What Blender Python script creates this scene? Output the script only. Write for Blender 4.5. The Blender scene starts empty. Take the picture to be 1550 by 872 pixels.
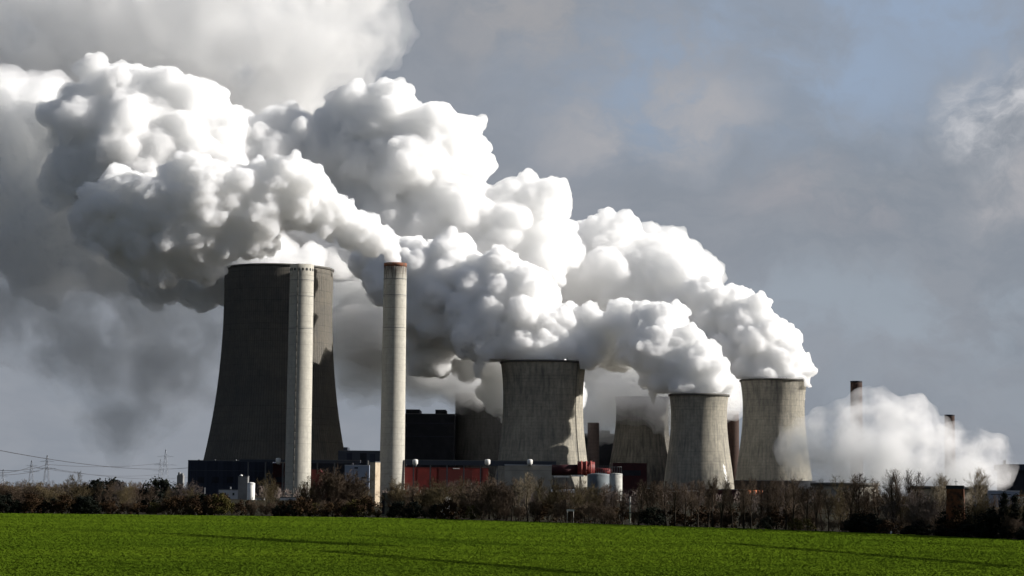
import bpy, bmesh, math, random
import numpy as np
from mathutils import Vector, Matrix, noise
R = math.radians
S = bpy.context.scene
COL = S.collection
random.seed(7)

# ------------------------------------------------------------------ camera
W0, H0, F = 1550.0, 872.0, 3203.0
EYE = 6.0
PITCH, ROLL = 5.5, 0.6
cam_d = bpy.data.cameras.new('camera')
cam = bpy.data.objects.new('camera', cam_d); COL.objects.link(cam)
CR = Matrix.Rotation(R(90 + PITCH), 3, 'X') @ Matrix.Rotation(R(ROLL), 3, 'Z')
cam.matrix_world = Matrix.Translation((0, 0, EYE)) @ CR.to_4x4()
cam_d.sensor_width = 36.0
cam_d.lens = 36.0 * F / W0
cam_d.clip_start = 1.0
cam_d.clip_end = 60000.0
S.camera = cam

def at(px, py, Y):
    """the point at depth Y seen at pixel (px, py) of the photograph"""
    d = CR @ Vector(((px - W0 / 2) / F, -(py - H0 / 2) / F, -1.0))
    return Vector((0, 0, EYE)) + d * (Y / d.y)
def scl(Y): return Y / F                       # metres per photo pixel at depth Y

# ------------------------------------------------------------------ light
SUN_AZ, SUN_EL = 88.5, 23.0                    # azimuth clockwise from the view axis (+Y)
sd = bpy.data.lights.new('sun', 'SUN'); so = bpy.data.objects.new('sun', sd); COL.objects.link(so)
sd.energy = 5.0; sd.angle = R(0.5); sd.color = (1.0, 0.96, 0.90)
sv = Vector((math.sin(R(SUN_AZ)) * math.cos(R(SUN_EL)), math.cos(R(SUN_AZ)) * math.cos(R(SUN_EL)), math.sin(R(SUN_EL))))
so.rotation_euler = sv.to_track_quat('Z', 'Y').to_euler()
S.view_settings.view_transform = 'Standard'; S.view_settings.look = 'None'
S.view_settings.exposure = 0.66; S.view_settings.gamma = 1.0
S.view_settings.use_curve_mapping = False

class NT:
    """small node-graph helper"""
    def __init__(s, tree): s.t = tree; s.n = tree.nodes; s.l = tree.links
    def new(s, typ, **kw):
        n = s.n.new(typ)
        for k, v in kw.items():
            if hasattr(n, k): setattr(n, k, v)
        return n
    def put(s, sock, v):
        if v is None: return
        if hasattr(v, 'is_linked') or hasattr(v, 'links'): s.l.new(v, sock)
        else:
            if isinstance(v, (tuple, list)) and len(v) == 3 and sock.type == 'RGBA': v = (*v, 1.0)
            sock.default_value = v
    def math(s, op, a, b=None, c=None, clamp=False):
        n = s.new('ShaderNodeMath', operation=op, use_clamp=clamp)
        for i, v in enumerate((a, b, c)): s.put(n.inputs[i], v)
        return n.outputs[0]
    def vmath(s, op, a, b=None, scale=None):
        n = s.new('ShaderNodeVectorMath', operation=op)
        s.put(n.inputs[0], a); s.put(n.inputs[1], b)
        if scale is not None: s.put(n.inputs['Scale'], scale)
        return n.outputs['Value'] if op in ('LENGTH', 'DOT_PRODUCT', 'DISTANCE') else n.outputs['Vector']
    def noise(s, vec, scale=1.0, detail=4.0, rough=0.55, dist=0.0, out='Fac'):
        n = s.new('ShaderNodeTexNoise'); s.put(n.inputs['Vector'], vec)
        n.inputs['Scale'].default_value = scale; n.inputs['Detail'].default_value = detail
        n.inputs['Roughness'].default_value = rough; n.inputs['Distortion'].default_value = dist
        return n.outputs[out]
    def ramp(s, f, a, b, lo=0.0, hi=1.0, smooth=True):
        n = s.new('ShaderNodeMapRange', interpolation_type='SMOOTHSTEP' if smooth else 'LINEAR')
        s.put(n.inputs[0], f)
        for i, v in enumerate((a, b, lo, hi)): s.put(n.inputs[i + 1], v)
        return n.outputs[0]
    def mix(s, f, a, b, mode='MIX'):
        n = s.new('ShaderNodeMix', data_type='RGBA', blend_type=mode)
        s.put(n.inputs[0], f); s.put(n.inputs[6], a); s.put(n.inputs[7], b)
        return n.outputs[2]
    def mapping(s, vec, scale=(1, 1, 1), loc=(0, 0, 0), rot=(0, 0, 0)):
        n = s.new('ShaderNodeMapping'); s.put(n.inputs[0], vec)
        n.inputs['Location'].default_value = loc; n.inputs['Rotation'].default_value = rot; n.inputs['Scale'].default_value = scale
        return n.outputs[0]

# ------------------------------------------------------------------ sky
Wd = bpy.data.worlds.new('World'); S.world = Wd; Wd.use_nodes = True
w = NT(Wd.node_tree); w.n.clear()
sky = w.new('ShaderNodeTexSky', sky_type='NISHITA'); sky.sun_disc = False
sky.sun_elevation = R(SUN_EL); sky.sun_rotation = R(SUN_AZ); sky.altitude = 80; sky.air_density = 1.0; sky.dust_density = 1.2
gen = w.new('ShaderNodeTexCoord').outputs['Generated']
sep = w.new('ShaderNodeSeparateXYZ'); w.put(sep.inputs[0], gen)
# direction -> angles: u = x/y right of the view axis, v = z/y upward (only the forward half shows cloud shapes)
yy = w.math('MAXIMUM', sep.outputs[1], 0.05)
u = w.math('DIVIDE', sep.outputs[0], yy); v = w.math('DIVIDE', sep.outputs[2], yy)
cmb = w.new('ShaderNodeCombineXYZ'); w.put(cmb.inputs[0], u); w.put(cmb.inputs[1], v)
uv = cmb.outputs[0]
wrp = w.noise(w.vmath('SCALE', uv, scale=1.0), 9.0, 5.0, 0.6, out='Color')
uvw = w.vmath('ADD', uv, w.vmath('SCALE', w.vmath('SUBTRACT', wrp, (0.5, 0.5, 0.5)), scale=0.075))
def bank(cx, cy, rx, ry, rot=0.0, soft=0.35):
    """soft elliptical weight of a cloud bank in the direction (cx, cy)"""
    m = w.mapping(w.vmath('SUBTRACT', uvw, (cx, cy, 0)), rot=(0, 0, rot))
    m = w.vmath('MULTIPLY', m, (1 / rx, 1 / ry, 0))
    return w.ramp(w.vmath('LENGTH', m), 1.15, soft, 0.0, 1.0)
n1 = w.noise(w.vmath('MULTIPLY', uvw, (1.0, 1.7, 1.0)), 6.0, 7.0, 0.55, 0.3)
n2 = w.noise(w.vmath('MULTIPLY', uvw, (1.0, 1.3, 1.0)), 13.0, 8.0, 0.60, 0.0)
skyc = sky.outputs[0]
# grey cloud deck with a blue opening
GREY = w.mix(w.ramp(n1, 0.3, 0.7), (1.36, 1.54, 1.80), (1.60, 1.73, 1.96))
GREY = w.mix(w.math('MULTIPLY', w.ramp(w.noise(w.vmath('MULTIPLY', uvw, (1.0, 2.0, 1.0)), 26.0, 8.0, 0.62), .35, .68), .5), GREY, (1.78, 1.90, 2.12))
gap = w.math('MAXIMUM', bank(0.125, 0.203, 0.15, 0.055, R(-6), 0.1), bank(0.20, 0.245, 0.20, 0.055, 0, 0.1))
gap = w.math('MULTIPLY', gap, w.ramp(n2, 0.34, 0.60, 1.0, 0.35))
BLUE = w.mix(0.12, (1.75, 2.2, 2.95), w.vmath('SCALE', skyc, scale=0.6))
c = w.mix(gap, GREY, BLUE)
def light_bank(c, b, col, amount, a0=0.38, a1=0.62):
    f = w.math('MULTIPLY', b, w.ramp(n2, a0, a1)); f = w.math('MULTIPLY', f, amount, clamp=True)
    return w.mix(f, c, col)
c = light_bank(c, bank(0.065, 0.178, 0.055, 0.030, R(-12)), (2.45, 2.42, 2.52), 0.85)
c = light_bank(c, bank(0.235, 0.185, 0.030, 0.034, R(-12)), (4.0, 4.0, 4.15), 1.0)
c = light_bank(c, bank(0.15, 0.14, 0.06, 0.022, 0), (2.1, 2.05, 2.2), 0.7)
c = light_bank(c, bank(0.245, 0.147, 0.045, 0.018, R(-20)), (2.6, 2.55, 2.65), 0.8)
c = light_bank(c, bank(0.02, 0.225, 0.10, 0.030, R(10)), (2.2, 2.15, 2.2), 0.7)
c = light_bank(c, bank(0.20, 0.085, 0.18, 0.030, 0), (1.85, 2.12, 2.45), 0.8)
c = light_bank(c, bank(0.17, 0.045, 0.20, 0.022, 0), (1.70, 1.92, 2.2), 0.7)
lp = w.ramp(sep.outputs[1], 0.15, 0.55)                       # elsewhere: unseen broken cloud, made dim and bluish to deepen the shade
ELSE = w.mix(w.ramp(w.noise(gen, 2.5, 5.0), 0.4, 0.62), w.vmath('SCALE', skyc, scale=0.40), (0.76, 0.86, 1.14))
c = w.mix(lp, ELSE, c)
bg = w.new('ShaderNodeBackground'); w.put(bg.inputs[0], c); bg.inputs[1].default_value = 0.112
wo = w.new('ShaderNodeOutputWorld'); w.l.new(bg.outputs[0], wo.inputs[0])

S.cycles.volume_bounces = 30
S.cycles.max_bounces = 32
S.cycles.diffuse_bounces = 3
S.cycles.glossy_bounces = 2
S.cycles.transparent_max_bounces = 48
S.cycles.use_adaptive_sampling = True
S.cycles.adaptive_threshold = 0.03
S.cycles.use_denoising = True
S.cycles.volume_max_steps = 256

# ------------------------------------------------------------------ object helpers
def tag(o, label=None, cat=None, group=None, kind=None):
    if label: o['label'] = label
    if cat: o['category'] = cat
    if group: o['group'] = group
    if kind: o['kind'] = kind
    return o
def empty(name, loc, label, cat, group=None, rz=0.0):
    o = bpy.data.objects.new(name, None); COL.objects.link(o)
    o.location = loc; o.rotation_euler = (0, 0, rz)
    o.empty_display_size = 1.0
    return tag(o, label, cat, group)
def from_mesh(name, me, mat=None, parent=None):
    o = bpy.data.objects.new(name, me); COL.objects.link(o)
    if mat is not None and not me.materials: me.materials.append(mat)
    if parent is not None: o.parent = parent
    return o
class MB:
    """collects boxes, tubes and lathes and links them as one mesh"""
    def __init__(s): s.v = []; s.f = []; s.sm = []
    def add(s, vs, fs, smooth=False):
        b = len(s.v); s.v += [tuple(p) for p in vs]
        s.f += [tuple(b + i for i in f) for f in fs]; s.sm += [smooth] * len(fs)
        return s
    def box(s, x0, x1, y0, y1, z0, z1):
        vs = [(x, y, z) for z in (z0, z1) for y in (y0, y1) for x in (x0, x1)]
        return s.add(vs, [(0, 2, 3, 1), (4, 5, 7, 6), (0, 1, 5, 4), (2, 6, 7, 3), (0, 4, 6, 2), (1, 3, 7, 5)])
    def lathe(s, prof, n=48, cx=0, cy=0, closed=False, cap0=False, cap1=False, ang0=0.0):
        k = len(prof); vs = []
        for (r, z) in prof:
            for i in range(n):
                a = 2 * math.pi * i / n + ang0
                vs.append((cx + r * math.cos(a), cy + r * math.sin(a), z))
        fs = []
        for j in range(k - 1 + (1 if closed else 0)):
            j2 = (j + 1) % k
            for i in range(n):
                i2 = (i + 1) % n
                fs.append((j * n + i, j * n + i2, j2 * n + i2, j2 * n + i))
        s.add(vs, fs, True)
        b = len(s.v) - len(vs)
        if cap0: s.f.append(tuple(b + i for i in reversed(range(n)))); s.sm.append(False)
        if cap1: s.f.append(tuple(b + (k - 1) * n + i for i in range(n))); s.sm.append(False)
        return s
    def tube(s, p, q, r0, r1=None, n=6, caps=True):
        p, q = Vector(p), Vector(q); r1 = r0 if r1 is None else r1
        d = (q - p)
        if d.length < 1e-6: return s
        d.normalize(); a = d.orthogonal().normalized(); b = d.cross(a)
        vs = []
        for c0, rr in ((p, r0), (q, r1)):
            for i in range(n):
                t = 2 * math.pi * i / n
                vs.append(c0 + (a * math.cos(t) + b * math.sin(t)) * rr)
        fs = [(i, (i + 1) % n, n + (i + 1) % n, n + i) for i in range(n)]
        if caps: fs += [tuple(reversed(range(n))), tuple(range(n, 2 * n))]
        return s.add(vs, fs, n > 4)
    def mesh(s, name):
        me = bpy.data.meshes.new(name); me.from_pydata(s.v, [], s.f); me.update()
        if s.f: me.polygons.foreach_set('use_smooth', s.sm)
        return me
    def build(s, name, mat, parent=None, loc=None):
        o = from_mesh(name, s.mesh(name), mat, parent)
        if loc is not None: o.location = loc
        return o

# ------------------------------------------------------------------ materials
def new_mat(name):
    m = bpy.data.materials.new(name); m.use_nodes = True
    t = NT(m.node_tree); t.n.clear()
    out = t.new('ShaderNodeOutputMaterial')
    return m, t, out
def surf(name, colour, rough=0.85, bump=None, bstr=0.3, bdist=0.1, metal=0.0, spec=0.3):
    """colour: rgb, or fn(t, object_coords) -> socket"""
    m, t, out = new_mat(name)
    p = t.new('ShaderNodeBsdfPrincipled'); t.l.new(p.outputs[0], out.inputs[0])
    oc = t.new('ShaderNodeTexCoord').outputs['Object']
    t.put(p.inputs['Base Color'], colour(t, oc) if callable(colour) else colour)
    p.inputs['Roughness'].default_value = rough; p.inputs['Metallic'].default_value = metal
    p.inputs['Specular IOR Level'].default_value = spec
    if bump:
        b = t.new('ShaderNodeBump'); b.inputs['Strength'].default_value = bstr; b.inputs['Distance'].default_value = bdist
        t.put(b.inputs['Height'], bump(t, oc)); t.l.new(b.outputs[0], p.inputs['Normal'])
    return m
def steam_mat(name, dens, col=(0.995, 0.995, 0.995), g=0.0, soft=None):
    m, t, out = new_mat(name)
    vs = t.new('ShaderNodeVolumeScatter'); vs.inputs['Color'].default_value = (*col, 1); vs.inputs['Anisotropy'].default_value = g
    vs.inputs['Density'].default_value = dens
    if soft:
        oc = t.new('ShaderNodeTexCoord').outputs['Object']
        lo, hi, sc = soft
        n = t.noise(t.vmath('ADD', oc, t.vmath('SCALE', t.noise(oc, sc * 1.7, 2, 0.5, out='Color'), scale=0.35 / sc)), sc, 5, 0.55)
        t.put(vs.inputs['Density'], t.math('MULTIPLY', t.ramp(n, lo, hi), dens))
    t.l.new(vs.outputs[0], out.inputs['Volume'])
    return m

def concrete(t, oc, base, dark, streak=1.0, rings=3.0, ribs=0):
    """board-marked concrete with rain streaks; object coords, z up, round the axis"""
    sp = t.new('ShaderNodeSeparateXYZ'); t.put(sp.inputs[0], oc)
    ang = t.math('ARCTAN2', sp.outputs[1], sp.outputs[0])
    cb = t.new('ShaderNodeCombineXYZ'); t.put(cb.inputs[0], t.math('MULTIPLY', ang, 8.0)); t.put(cb.inputs[2], t.math('MULTIPLY', sp.outputs[2], 0.035))
    st = t.noise(cb.outputs[0], 1.6, 6, 0.65)
    big = t.noise(oc, 0.018, 4, 0.6)
    fine = t.noise(oc, 0.35, 4, 0.6)
    f = t.math('ADD', t.math('MULTIPLY', t.ramp(st, 0.35, 0.75), 0.65 * streak), t.math('MULTIPLY', t.ramp(big, 0.35, 0.7), 0.35), clamp=True)
    c = t.mix(f, base, dark)
    c = t.mix(0.35, c, t.mix(fine, (0, 0, 0), (1, 1, 1)), 'OVERLAY')
    # lifts poured on different days, patches and dark run-off tongues below the rim
    lift = t.new('ShaderNodeCombineXYZ'); t.put(lift.inputs[2], t.math('FLOOR', t.math('DIVIDE', sp.outputs[2], 7.0))); t.put(lift.inputs[0], t.math('FLOOR', t.math('MULTIPLY', ang, 5.0)))
    wn = t.new('ShaderNodeTexWhiteNoise', noise_dimensions='3D'); t.put(wn.inputs['Vector'], lift.outputs[0])
    c = t.mix(t.math('MULTIPLY', wn.outputs['Value'], 0.22), c, dark)
    cb2 = t.new('ShaderNodeCombineXYZ'); t.put(cb2.inputs[0], t.math('MULTIPLY', ang, 3.0)); t.put(cb2.inputs[2], t.math('MULTIPLY', sp.outputs[2], 0.012))
    c = t.mix(t.math('MULTIPLY', t.ramp(t.noise(cb2.outputs[0], 2.6, 5, 0.6), 0.52, 0.72), 0.6 * streak), c, tuple(x * 0.7 for x in dark))
    if rings:
        fr = t.math('FRACT', t.math('DIVIDE', sp.outputs[2], rings))
        ln = t.math('LESS_THAN', fr, 0.07)
        pn = t.ramp(t.noise(t.vmath('MULTIPLY', oc, (0, 0, 1)), 0.9 / rings, 1), 0.42, 0.60)
        c = t.mix(t.math('MULTIPLY', ln, t.math('MULTIPLY', pn, 0.55)), c, tuple(x * 0.35 for x in dark))
    if ribs:
        fa = t.math('FRACT', t.math('MULTIPLY', ang, ribs / (2 * math.pi)))
        c = t.mix(t.math('MULTIPLY', t.math('LESS_THAN', fa, 0.22), 0.45), c, tuple(x * 0.5 for x in dark))
    return c
M = {}
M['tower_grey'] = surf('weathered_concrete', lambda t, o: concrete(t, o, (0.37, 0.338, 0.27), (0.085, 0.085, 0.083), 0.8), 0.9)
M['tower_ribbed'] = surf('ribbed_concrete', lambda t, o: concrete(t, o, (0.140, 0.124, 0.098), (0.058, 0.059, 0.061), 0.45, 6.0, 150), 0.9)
M['tower_dark'] = surf('shade_dark_concrete', lambda t, o: concrete(t, o, (0.095, 0.093, 0.089), (0.045, 0.044, 0.043)), 0.9)  # shadow on the rear tower put into a darker concrete colour
M['chimney'] = surf('pale_concrete', lambda t, o: concrete(t, o, (0.43, 0.41, 0.355), (0.34, 0.325, 0.285), 0.8, 5.0), 0.85)
def chimney_col(t, oc):
    c = concrete(t, oc, (0.43, 0.41, 0.355), (0.34, 0.325, 0.285), 0.8, 5.0)
    sp = t.new('ShaderNodeSeparateXYZ'); t.put(sp.inputs[0], oc)
    ang = t.math('ARCTAN2', sp.outputs[1], sp.outputs[0])
    cb = t.new('ShaderNodeCombineXYZ'); t.put(cb.inputs[0], t.math('MULTIPLY', ang, 5.0)); t.put(cb.inputs[2], t.math('MULTIPLY', sp.outputs[2], 0.03))
    drip = t.math('ADD', t.ramp(sp.outputs[2], 175, 203, 0.0, 0.75), t.math('MULTIPLY', t.math('SUBTRACT', t.noise(cb.outputs[0], 2.2, 3), 0.5), 1.4))
    return t.mix(t.math('MULTIPLY', t.ramp(drip, 0.45, 0.85), t.ramp(sp.outputs[2], 172, 190)), c, (0.075, 0.06, 0.05))
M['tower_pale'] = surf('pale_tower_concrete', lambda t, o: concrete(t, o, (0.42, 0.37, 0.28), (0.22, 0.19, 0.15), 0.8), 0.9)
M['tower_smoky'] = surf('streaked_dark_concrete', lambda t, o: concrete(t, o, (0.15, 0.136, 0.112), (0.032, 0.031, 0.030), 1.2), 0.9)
M['chimney_stained'] = surf('stained_pale_concrete', lambda t, o: chimney_col(t, o), 0.85)
M['bluegrey'] = surf('blue_grey_panels', lambda t, o: t.mix(t.ramp(t.noise(o, 0.15, 4), .35, .7), (0.25, 0.29, 0.37), (0.21, 0.25, 0.32)), 0.6)
M['red_dark'] = surf('dark_red_cladding', (0.075, 0.010, 0.009), 0.7)
M['red_pale'] = surf('faded_red_paint', (0.40, 0.10, 0.08), 0.6)
M['tank_blue'] = surf('blue_grey_paint', lambda t, o: t.mix(t.ramp(t.noise(o, 0.15, 4), .35, .7), (0.11, 0.13, 0.14), (0.08, 0.096, 0.105)), 0.6)  # dark blue grey with faint mottling
M['tank_white'] = surf('dulled_white_paint', lambda t, o: t.mix(t.ramp(t.noise(o, 0.3, 5), .4, .7), (0.40, 0.395, 0.36), (0.30, 0.295, 0.27)), 0.7)
M['shed_brown'] = surf('brown_shed', (0.05, 0.040, 0.034), 0.9)
M['pillar'] = surf('pillar_concrete', lambda t, o: t.mix(t.ramp(t.noise(o, 0.5, 5), .4, .7), (0.50, 0.41, 0.30), (0.36, 0.28, 0.20)), 0.9)
M['kiosk'] = surf('kiosk_render', lambda t, o: t.mix(t.ramp(t.noise(o, 0.8, 5), .4, .7), (0.15, 0.16, 0.13), (0.10, 0.11, 0.085)), 0.9)
M['dark_inside'] = surf('wet_concrete', (0.06, 0.06, 0.06), 0.9)

M['rim'] = surf('rim_concrete', (0.10, 0.095, 0.085), 0.9)
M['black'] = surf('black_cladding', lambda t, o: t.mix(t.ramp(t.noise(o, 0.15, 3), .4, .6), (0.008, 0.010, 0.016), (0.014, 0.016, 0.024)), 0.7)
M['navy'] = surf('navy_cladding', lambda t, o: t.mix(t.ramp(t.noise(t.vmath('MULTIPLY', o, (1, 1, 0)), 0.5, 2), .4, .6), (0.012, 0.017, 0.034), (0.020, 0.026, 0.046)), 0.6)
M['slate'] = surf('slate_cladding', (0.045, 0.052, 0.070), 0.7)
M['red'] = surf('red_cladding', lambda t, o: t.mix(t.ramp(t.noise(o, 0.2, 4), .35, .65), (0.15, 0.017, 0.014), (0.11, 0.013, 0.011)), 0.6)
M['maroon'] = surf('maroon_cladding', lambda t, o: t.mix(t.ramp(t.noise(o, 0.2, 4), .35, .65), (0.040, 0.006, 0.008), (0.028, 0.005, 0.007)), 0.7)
M['beige'] = surf('beige_cladding', lambda t, o: t.mix(t.ramp(t.noise(o, 0.12, 5), .35, .7), (0.36, 0.335, 0.29), (0.29, 0.27, 0.235)), 0.8)
M['palegrey'] = surf('pale_grey_panels', lambda t, o: t.mix(t.ramp(t.noise(o, 0.15, 4), .35, .7), (0.44, 0.45, 0.48), (0.37, 0.38, 0.41)), 0.7)
M['midgrey'] = surf('mid_grey_render', lambda t, o: t.mix(t.ramp(t.noise(o, 0.2, 4), .35, .7), (0.20, 0.20, 0.20), (0.15, 0.15, 0.15)), 0.8)
M['white'] = surf('white_paint', lambda t, o: t.mix(t.ramp(t.noise(o, 0.4, 4), .4, .75), (0.66, 0.65, 0.62), (0.52, 0.51, 0.48)), 0.5)
M['steel'] = surf('grey_steel', (0.11, 0.115, 0.12), 0.6)
M['glass'] = surf('dark_glass', (0.02, 0.025, 0.03), 0.25, spec=0.5)
M['orange'] = surf('orange_paint', (0.50, 0.13, 0.035), 0.6)
M['brick'] = surf('mottled_dark_brick', lambda t, o: t.mix(t.ramp(t.noise(o, 1.2, 5), .35, .7), (0.15, 0.052, 0.022), (0.022, 0.014, 0.011)), 0.9)  # mottled from orange brown to near black
M['rustcap'] = surf('rusty_band', lambda t, o: t.mix(t.ramp(t.noise(o, 0.4, 5), .35, .65), (0.23, 0.085, 0.045), (0.12, 0.075, 0.055)), 0.9)
M['brown_stack'] = surf('brown_brick_stack', lambda t, o: concrete(t, o, (0.060, 0.034, 0.026), (0.028, 0.018, 0.015), 0.8, 4.0), 0.9)
M['pink_stack'] = surf('pinkish_stack', lambda t, o: concrete(t, o, (0.13, 0.098, 0.090), (0.07, 0.054, 0.050), 0.8, 4.0), 0.9)
M['wood'] = surf('weathered_post', (0.42, 0.40, 0.36), 0.8)
M['wire'] = surf('wire', (0.03, 0.03, 0.035), 0.6)
M['pylon'] = surf('galvanised_lattice', (0.24, 0.25, 0.28), 0.7)
M['pylon_far'] = surf('far_lattice', (0.36, 0.38, 0.42), 0.7)  # paler copy of the lattice: fading with distance put into the colour

# ------------------------------------------------------------------ ground
EDGE = [(-1500, 505), (-500, 486), (-114, 472), (-70, 470), (-25, 462), (0, 428), (21.5, 396), (42, 363), (56, 340), (71, 295), (84, 240), (104, 150), (125, 40), (140, -120)]
EDGE_PX = [(-60, 473), (0, 472), (300, 469), (480, 467), (600, 462), (700, 445), (800, 422), (950, 394), (1150, 362), (1300, 341), (1420, 319), (1550, 294), (1620, 282)]
def edge_Y(px): return float(np.interp(px, [e[0] for e in EDGE_PX], [e[1] for e in EDGE_PX]))
def tracks(t, oc, c):
    """wheel tracks in the crop: dark soil, with rut shadow put into the colour"""
    sp = t.new('ShaderNodeSeparateXYZ'); t.put(sp.inputs[0], oc)
    wob = t.math('MULTIPLY', t.math('SUBTRACT', t.noise(oc, 0.05, 3), 0.5), 3.0)
    for (ax, ay, bx, by, wd, amt) in TRACKS:
        dx, dy = bx - ax, by - ay; Ln = math.hypot(dx, dy)
        d = t.math('ADD', t.math('MULTIPLY', sp.outputs[0], -dy / Ln), t.math('MULTIPLY', sp.outputs[1], dx / Ln))
        d = t.math('ADD', t.math('SUBTRACT', d, (-dy * ax + dx * ay) / Ln), wob)
        al = t.math('DIVIDE', t.math('ADD', t.math('MULTIPLY', t.math('SUBTRACT', sp.outputs[0], ax), dx / Ln), t.math('MULTIPLY', t.math('SUBTRACT', sp.outputs[1], ay), dy / Ln)), Ln)
        ends = t.math('MULTIPLY', t.ramp(al, -.05, .08), t.ramp(al, 1.05, .92))
        k = t.math('MULTIPLY', t.ramp(t.math('ABSOLUTE', d), wd * 1.2, wd * .5), ends)
        k = t.math('MULTIPLY', k, t.math('MULTIPLY', t.ramp(t.noise(t.mapping(oc, (1, .4, 1)), 0.10, 3), 0.28, 0.48), amt))
        c = t.mix(t.math('MULTIPLY', k, 0.75), c, (0.010, 0.018, 0.002))  # soil tone and track shadow painted together as one dark colour
    return c
def field_colour(t, oc):
    sp = t.new('ShaderNodeSeparateXYZ'); t.put(sp.inputs[0], oc)
    wob = t.math('MULTIPLY', t.math('SUBTRACT', t.noise(oc, 0.02, 3), 0.5), 2.5)
    # drill rows run slantwise across the field
    row = t.math('ADD', t.math('MULTIPLY', sp.outputs[0], 0.80), t.math('MULTIPLY', sp.outputs[1], 0.60))
    cb = t.new('ShaderNodeCombineXYZ'); t.put(cb.inputs[0], t.math('MULTIPLY', row, 1.0))
    rows = t.noise(cb.outputs[0], 0.35, 3, 0.6)
    big = t.noise(t.mapping(oc, (0.5, 1.0, 1.0)), 0.035, 5, 0.6)
    mid = t.noise(t.mapping(oc, (0.35, 1.0, 1.0)), 0.30, 5, 0.7)
    fine = t.noise(oc, 2.2, 4, 0.7)
    c = t.mix(t.ramp(big, 0.35, 0.68), (0.070, 0.117, 0.007), (0.096, 0.150, 0.009))
    c = t.mix(t.math('MULTIPLY', t.ramp(mid, 0.44, 0.68), 0.55), c, (0.020, 0.044, 0.004))
    c = t.mix(t.math('MULTIPLY', t.ramp(rows, 0.50, 0.68), 0.35), c, (0.021, 0.044, 0.004))
    c = t.mix(t.math('MULTIPLY', t.ramp(fine, 0.50, 0.72), 0.25), c, (0.018, 0.038, 0.005))
    return tracks(t, oc, c)
def gp(px, py):
    hz = 744.4 + (px - 775) * 0.01047
    Y = EYE * F / (py - hz); p = at(px, py, Y); return (p.x, p.y)
TRACKS = []
for (a, b, wd, am) in (((225, 807), (590, 828), 3.4, 1.0), ((480, 834), (900, 870), 1.7, 0.95), ((1090, 822), (1560, 861), 2.0, 0.9), ((560, 811), (780, 826), 2.8, 0.5), ((-20, 797), (230, 806), 3.0, 0.35), ((1180, 810), (1560, 832), 2.2, 0.35)):
    p, q = gp(*a), gp(*b); TRACKS.append((*p, *q, wd, am))
M['field'] = surf('winter_crop', field_colour, 0.9, None, spec=0.0)
M['scrub'] = surf('rough_ground', lambda t, o: t.mix(t.ramp(t.noise(o, 0.05, 6, .65), .4, .62), (0.014, 0.011, 0.007), (0.022, 0.021, 0.010)), 1.0, spec=0.05)
me = bpy.data.meshes.new('ground'); L_ = 45000
me.from_pydata([(-L_, -3000, 0), (L_, -3000, 0), (L_, L_, 0), (-L_, L_, 0)], [], [(0, 1, 2, 3)])
tag(from_mesh('ground', me, M['scrub']), kind='structure')
me = bpy.data.meshes.new('field')
ev = [(x, y, 0.12) for x, y in EDGE] + [(-1500, -120, 0.12)]
me.from_pydata(ev, [], [tuple(reversed(range(len(ev))))])
tag(from_mesh('field', me, M['field']), kind='structure')

# short crop blades standing on the field: nobody could count them
def grass():
    rng = np.random.default_rng(5)
    n = 520000
    Yr = 1.0 / rng.uniform(1 / 500.0, 1 / 128.0, n)
    X = rng.uniform(-0.262, 0.262, n) * Yr
    ok = (Yr < np.interp(X, [e[0] for e in EDGE], [e[1] for e in EDGE]) - 0.3)
    # patchiness: thinner rows
    rowv = np.sin((X * .8 + Yr * .6) * 2.1 + np.sin(X * .11) * 2) * .5 + .5
    ok &= rng.uniform(0, 1, n) < (.55 + .45 * rowv)
    X, Yr = X[ok], Yr[ok]; n = len(X)
    hgt = rng.uniform(.03, .08, n) * (0.7 + Yr / 500); wid = rng.uniform(.03, .07, n) * (.6 + Yr / 300)
    a = rng.uniform(0, 2 * np.pi, n); lx, ly = rng.normal(0, .08, n), rng.normal(0, .08, n)
    v = np.zeros((n, 3, 3), np.float32)
    v[:, 0] = np.stack([X - np.cos(a) * wid, Yr - np.sin(a) * wid, np.full(n, .12)], 1)
    v[:, 1] = np.stack([X + np.cos(a) * wid, Yr + np.sin(a) * wid, np.full(n, .12)], 1)
    v[:, 2] = np.stack([X + lx, Yr + ly, .12 + hgt], 1)
    me = bpy.data.meshes.new('grass')
    me.vertices.add(3 * n); me.vertices.foreach_set('co', v.ravel())
    me.loops.add(3 * n); me.loops.foreach_set('vertex_index', np.arange(3 * n, dtype=np.int32))
    me.polygons.add(n); me.polygons.foreach_set('loop_start', np.arange(0, 3 * n, 3, dtype=np.int32))
    me.update()
    tag(from_mesh('grass', me, M['blade']), 'short bright green winter crop covering the field', 'crop', kind='stuff')
def blade_col(t, oc):
    c = t.mix(t.ramp(t.noise(t.mapping(oc, (.5, 1, 1)), 0.035, 5, 0.62), .36, .64), (0.074, 0.120, 0.009), (0.104, 0.160, 0.011))
    c = t.mix(t.ramp(t.noise(t.mapping(oc, (.4, 1, 1)), 0.12, 5, 0.7), .46, .68), c, (0.054, 0.094, 0.006))
    c = t.mix(t.math('MULTIPLY', t.ramp(t.noise(oc, 1.6, 2, 0.6), .45, .7), .12), c, (0.115, 0.172, 0.010))
    return tracks(t, oc, c)
M['blade'] = surf('crop_blades', blade_col, 0.8, spec=0.0)
_t = NT(M['blade'].node_tree); _p = [n for n in _t.n if n.type == 'BSDF_PRINCIPLED'][0]      # leaves of a sward: shading normal near the sward's own
_g = _t.new('ShaderNodeNewGeometry').outputs['Normal']
_t.l.new(_t.vmath('NORMALIZE', _t.vmath('ADD', _t.vmath('SCALE', _g, scale=0.08), (0.1, -0.15, 1.0))), _p.inputs['Normal'])
grass()

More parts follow.
